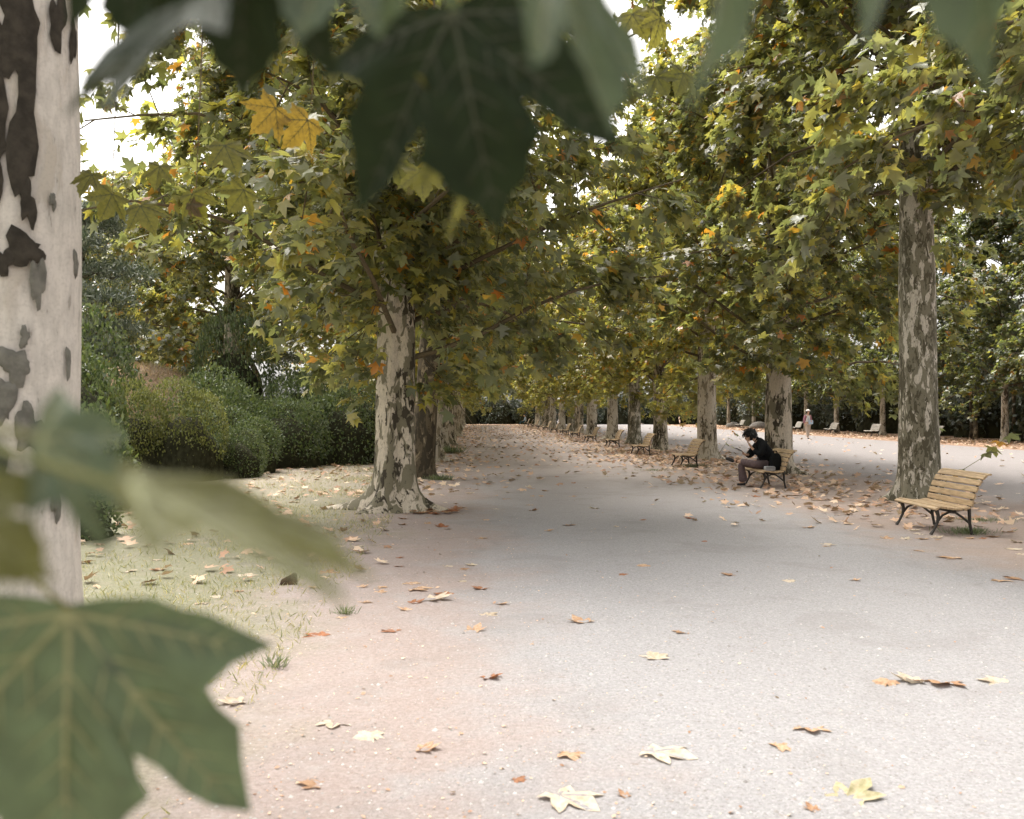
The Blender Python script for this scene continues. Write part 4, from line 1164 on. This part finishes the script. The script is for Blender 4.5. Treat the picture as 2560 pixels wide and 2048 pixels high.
NEAR = [(0.418, 3.991, 0.28, 'cream'), (1.622, 4.006, 0.265, 'yellow'), (1.385, 3.869, 0.067, 'brown'), (0.641, 4.037, 0.07, 'brown'), (0.216, 4.233, 0.105, 'russet'), (0.484, 4.516, 0.19, 'tan'),
        (0.924, 4.51, 0.27, 'cream'), (1.512, 4.589, 0.136, 'tan'), (1.729, 4.83, 0.167, 'tan'), (-0.695, 4.206, 0.125, 'brown'), (-0.214, 4.628, 0.126, 'tan'), (-0.515, 4.788, 0.201, 'cream'),
        (-0.716, 5.014, 0.161, 'cream'), (-1.331, 5.406, 0.16, 'cream'), (2.449, 5.622, 0.21, 'tan'), (2.623, 5.675, 0.2, 'cream'), (2.798, 5.627, 0.24, 'brown'), (3.129, 5.634, 0.195, 'cream'),
        (0.119, 5.852, 0.13, 'russet'), (1.209, 6.319, 0.234, 'cream'), (0.838, 7.404, 0.201, 'tan'), (-1.131, 7.012, 0.191, 'russet'), (0.257, 8.09, 0.112, 'tan'), (5.292, 9.128, 0.26, 'brown'),
        (5.073, 9.032, 0.223, 'tan'), (1.777, 10.024, 0.208, 'tan'), (1.518, 9.504, 0.141, 'russet'), (2.536, 9.434, 0.159, 'brown'), (3.047, 9.065, 0.179, 'cream'), (3.681, 9.09, 0.126, 'tan'),
        (5.296, 10.435, 0.28, 'tan'), (6.363, 11.053, 0.219, 'cream'), (-0.826, 8.669, 0.15, 'tan'), (-0.494, 8.818, 0.262, 'tan'), (0.07, 8.794, 0.152, 'russet'), (1.386, 13.681, 0.203, 'brown'),
        (1.008, 15.748, 0.218, 'brown'), (4.321, 11.543, 0.2, 'cream'), (-0.427, 13.586, 0.235, 'russet'), (0.129, 12.336, 0.214, 'tan'), (-0.303, 8.319, 0.27, 'cream'), (2.888, 11.904, 0.118, 'russet')]
UNIQ = {0: 'large flat cream fallen leaf on the gravel edge with a toothed rim', 1: 'large yellow green fallen leaf lying alone on the grey gravel', 6: 'broad cream fallen leaf with a tan end, on the gravel',
        9: 'small brown curled fallen leaf on the pinkish dirt beside the big hanging leaf', 14: 'tan leaf at the end of a heap of three fallen leaves', 15: 'cream leaf in the middle of a heap of three fallen leaves',
        16: 'curled brown leaf in a heap of three fallen leaves', 17: 'cream fallen leaf alone just beside the heap of three', 19: 'narrow cream fallen leaf folded flat on open gravel',
        21: 'orange brown fallen leaf on the sparse grass near the hanging leaf', 26: 'small red brown fallen leaf beside a tan one on gravel'}
def zone(x, y):
    if x < -1.1: return 'on the sparse grass verge'
    if x < .3: return 'on the bare dirt between grass and gravel'
    if x < 5: return 'on the open grey gravel'
    return 'on the brown soil along the benches'
SIZEW = lambda s: 'small' if s < .15 else ('medium' if s < .215 else 'large')
rr = random.Random(44)
def fallen(x, y, s, kind, label=None, i=None, z=0.0):
    i = rr.randrange(6) if i is None else i
    o = obj('fallen_leaf', fallen_mesh(kind, i), None, loc=(x, y, z), rot=(rr.uniform(-.08, .08), rr.uniform(-.08, .08), rr.uniform(0, 6.28)), scale=(s / 1.25, s / 1.25 * rr.uniform(.7, 1.05), s / 1.25 * (.55 if y > 6 else .8)))
    zn = zone(x, y)
    tag(o, label or '%s %s fallen plane leaf lying %s' % (SIZEW(s), kind, zn), 'leaf', None if label else 'fallen leaves ' + zn + ' ' + kind + ' ' + SIZEW(s))
for q, (x, y, s, kd) in enumerate(NEAR):
    fallen(x, y, s, kd, UNIQ.get(q), {0: 0, 1: 5, 6: 0, 19: 5, 17: 0}.get(q))
placed = [(a[0], a[1]) for a in NEAR]
KINDS = ['cream', 'cream', 'tan', 'tan', 'tan', 'brown', 'russet']
def free(x, y):
    if (x + 1.27) ** 2 + (y - 15.95) ** 2 < .5 or (x - 8.09) ** 2 + (y - 17.05) ** 2 < .3 or (x - FGX) ** 2 + (y - FGY) ** 2 < .3: return False
    return True
cnt = 0
while cnt < 250:
    q = rr.random()
    if q < .42: x, y = rr.gauss(7.0, 1.2), rr.uniform(10.5, 24)
    elif q < .62: x, y = rr.gauss(-.7, .8), rr.uniform(7, 22)
    elif q < .80: x, y = rr.uniform(-.6, 5.5), rr.uniform(13, 26)
    elif q < .90: x, y = rr.uniform(9, 13), rr.uniform(17, 28)
    else: x, y = rr.uniform(-4.5, -1.2), rr.uniform(8, 20)
    if not free(x, y) or min((x - a) ** 2 + (y - b) ** 2 for a, b in placed) < .02: continue
    placed.append((x, y)); cnt += 1
    fallen(x, y, rr.uniform(.10, .20), rr.choice(KINDS))
# heap on the roots of the fluted trunk
for k in range(22):
    a = rr.uniform(-1.1, -.1); q = rr.uniform(.62, 1.15)
    fallen(LX + q * math.cos(a), 15.95 + q * math.sin(a), rr.uniform(.14, .22), rr.choice(['russet', 'brown', 'tan']), None, None, rr.uniform(.0, .05))

# all the rest of the litter, too many to count
rg = np.random.default_rng(90)
def litter(n, fx, fy):
    return np.stack([fx(n), fy(n)], 1)
parts = [litter(1500, lambda n: rg.normal(7.2, 1.5, n), lambda n: rg.uniform(13, 40, n)),
         litter(3600, lambda n: rg.normal(7.0, 1.8, n), lambda n: rg.uniform(28, 115, n)),
         litter(2600, lambda n: rg.uniform(-2.2, 6.5, n), lambda n: 22 + 95 * rg.uniform(0, 1, n) ** .8),
         litter(1400, lambda n: rg.normal(-1.0, 1.0, n), lambda n: rg.uniform(18, 100, n)),
         litter(4200, lambda n: rg.uniform(23.5, 30, n), lambda n: rg.uniform(36, 118, n)),
         litter(350, lambda n: rg.uniform(9.5, 23, n), lambda n: rg.uniform(20, 100, n)),
         litter(1500, lambda n: rg.uniform(-4, 9, n), lambda n: rg.uniform(112, 122, n)),
         litter(420, lambda n: rg.uniform(-5.5, -1, n), lambda n: rg.uniform(9, 30, n))]
XY = np.concatenate(parts); n = len(XY)
P = np.concatenate([XY, rg.uniform(.01, .045, (n, 1))], 1)
a = rg.uniform(0, 6.283, n)
T = unit(np.stack([np.cos(a), np.sin(a), rg.normal(0, .22, n)], 1))
N = unit(np.stack([rg.normal(0, .35, n), rg.normal(0, .35, n), np.ones(n)], 1))
litter_t = [template(HALF_MID, .3, -.15), template(HALF_MID, .2, .15), template(HALF_LOW, .3, -.25)]
tag(obj('leaf_litter', leaves_mesh('leaf_litter', P, T, N, rg.uniform(.07, .15, n), litter_t, M_LITTER, rg)),
    'loose brown and tan leaf litter scattered under the tree rows', 'leaf litter', None, 'stuff')

# ------------------------------------------------------------------ grass, tufts, grit
n = 34000
XY = np.stack([-1.2 - np.abs(rg.normal(0, 2.3, n)), rg.uniform(3.5, 31, n)], 1)
XY = XY[(XY[:, 0] > -8.5)]
cl = np.sin(XY[:, 0] * 2.1 + 1) * np.sin(XY[:, 1] * 1.7) + rg.normal(0, .5, len(XY)); XY = XY[cl > -.25]
n = len(XY)
P = np.concatenate([XY, np.zeros((n, 1))], 1)
T = unit(np.array([0, 0, .8]) + rg.normal(0, .55, (n, 3)) * np.array([1, 1, .3]))
V, F = leaf_batch(P, T, unit(rg.normal(0, 1, (n, 3))), rg.uniform(.025, .075, n), (BL[0] * np.array([1, 1.3, 1]), BL[1]))
tag(obj('grass', mesh_np('grass', V, F, M_GRASS)), 'short straw coloured grass of the verge', 'grass', None, 'stuff')

def tuft(label, x, y, r, h, n, seed, mat=M_TUFT, kind='stuff'):
    rg = np.random.default_rng(seed)
    a = rg.uniform(0, 6.283, n); q = np.abs(rg.normal(0, .45, n)) * r
    P = np.stack([q * np.cos(a), q * np.sin(a) * .7, np.zeros(n)], 1)
    T = unit(np.stack([np.cos(a) * .6, np.sin(a) * .6, np.ones(n)], 1) + rg.normal(0, .3, (n, 3)))
    V, F = leaf_batch(P, T, unit(rg.normal(0, 1, (n, 3))), rg.uniform(.5, 1.1, n) * h, (BL[0] * np.array([1, .8, 1]), BL[1]))
    tag(obj('grass_tuft', mesh_np('grass_tuft', V, F, mat), None, loc=(x, y, 0)), label, 'grass tuft', None, kind)
tuft('dark green grass tuft under the back leg of the empty bench', 6.62, 12.55, .45, .10, 420, 1)
tuft('low green grass patch on the soil behind the empty bench', 7.55, 14.0, .75, .06, 500, 2)
tuft('green grass tuft under the back leg of the bench past the reader', 6.55, 27.9, .6, .14, 300, 3)
tuft('flat grass patch in front of the bench past the reader', 5.0, 26.4, .8, .06, 300, 4)
tuft('fresh grass tuft on the verge near a curled brown leaf', -1.02, 7.75, .13, .10, 60, 5)
tuft('small grass tuft on the bare dirt beside the hanging leaf', -1.25, 6.15, .12, .10, 50, 6)
tuft('grass tuft growing at the foot of the leaning dark trunk', -.75, 22.9, .5, .16, 260, 7)
tuft('green grass tuft by the roots of the second pale tree of the verge row', -.75, 37.5, .5, .35, 200, 8)

n = 5200
yy = 3.4 + 6.5 * rg.uniform(0, 1, n) ** 1.6
XY = np.stack([rg.uniform(-.32, .62, n) * yy, yy], 1)
OC = (np.array([(1, 0, 0), (0, 1, 0), (-1, 0, 0), (0, -1, 0), (.1, .1, .7)]), np.array([(0, 1, 4), (1, 2, 4), (2, 3, 4), (3, 0, 4)]))
P = np.concatenate([XY, np.full((n, 1), -.001)], 1)
a = rg.uniform(0, 6.283, n)
V, F = leaf_batch(P, np.stack([np.cos(a), np.sin(a), 0 * a], 1), np.tile([0, 0, 1.0], (n, 1)), rg.gamma(2.0, .0022, n) + .0015, OC)
t = NT('grit'); r, g = rnd_value(t)
M_GRIT = t.done(t.bsdf(t.ramp(r, [(0, (.20, .185, .175)), (.5, (.36, .34, .32)), (1, (.52, .49, .47))]), .85, .2).outputs[0])
tag(obj('grit', mesh_np('grit', V, F, M_GRIT)), 'loose grit scattered over the pale gravel', 'grit', None, 'stuff')

# crumbs of broken leaf trodden into the dirt
n = 5200
yy = 3.3 + 19 * rg.uniform(0, 1, n) ** 1.5
xx = np.where(rg.uniform(0, 1, n) < .68, rg.normal(-1.0, 1.3, n), rg.uniform(-.3, .6, n) * yy)
P = np.stack([xx, yy, rg.uniform(.002, .008, n)], 1)
a = rg.uniform(0, 6.283, n)
FR = (np.array([(0, -.3, 0), (.6, -.4, .12), (1, .1, .05), (.35, .45, .16), (-.2, .2, .0)]), np.array([(0, 1, 2), (0, 2, 3), (0, 3, 4)]))
V, F = leaf_batch(P, np.stack([np.cos(a), np.sin(a), rg.normal(0, .15, n)], 1), np.stack([rg.normal(0, .25, n), rg.normal(0, .25, n), np.ones(n)], 1), rg.gamma(2.0, .0035, n) + .003, FR)
tag(obj('leaf_crumbs', mesh_np('leaf_crumbs', V, F, M_LITTER)), 'small crumbs of broken brown leaves trodden into the dirt', 'leaf crumbs', None, 'stuff')

# bark piece on the verge, leafy shoots at two trunks, stones at two slim trees
m = MB(); m.add([(-.09, -.03, 0), (.07, -.04, 0), (.09, .04, 0), (-.06, .05, 0), (-.07, -.01, .05), (.05, -.01, .11), (.08, .02, .09), (-.03, .03, .03)],
                [(0, 1, 5, 4), (1, 2, 6, 5), (2, 3, 7, 6), (3, 0, 4, 7), (4, 5, 6, 7), (3, 2, 1, 0)])
tag(m.build('bark_flake', M_DEBRIS, None, loc=(-1.72, 9.1, 0), rot=(0, 0, .3)), 'dark brown bark piece lying on the sparse grass', 'bark')

def shoot(parent, pts, leaves, seed):
    rr = random.Random(seed)
    m = MB(); m.tube(pts, [.007] + [.005] * (len(pts) - 2) + [.002], 5)
    st = m.build('shoot', M_PETIOLE, parent, True)
    for (x, y, z, s) in leaves:
        o = obj('leaf', LEAF_PIECES[rr.randrange(4)], st, loc=(x, y, z), scale=s)
        o.rotation_euler = (rr.uniform(-.6, .6), rr.uniform(.2, .9), rr.uniform(-1.2, 1.2))
shoot(R1, [(.28, -.3, .35), (.6, -.45, .62), (.95, -.5, .85), (1.35, -.5, 1.2)], [(.55, -.45, .6, .16), (.72, -.5, .45, .17), (.95, -.5, .9, .2), (1.05, -.5, 1.0, .22), (1.2, -.5, 1.1, .2), (1.35, -.5, 1.2, .22), (.45, -.4, .5, .12)], 1)
k3 = [o for o in bpy.data.objects if o.get('label', '').startswith('plane tree in the bench row, first')][0]
shoot(k3, [(.3, -.4, .2), (.5, -.7, .6), (.75, -.8, 1.0)], [(.5, -.7, .6, .18), (.6, -.75, .8, .2), (.75, -.8, 1.05, .2), (.68, -.8, .5, .16), (.85, -.8, .95, .18)], 2)
for i, (x, y, s) in enumerate(((28.0, 92.6, .62), (27.6, 100.4, .5))):
    blob('boulder', (x, y, .25 * s), (1.5 * s, 1.2 * s, .85 * s), M_STONE, None, 20 + i, .08)
    o = [q for q in bpy.data.objects if q.name.startswith('boulder')][-1]
    tag(o, ('large' if i == 0 else 'small') + ' rough grey boulder at the foot of a slim tree across the far gravel', 'boulder')
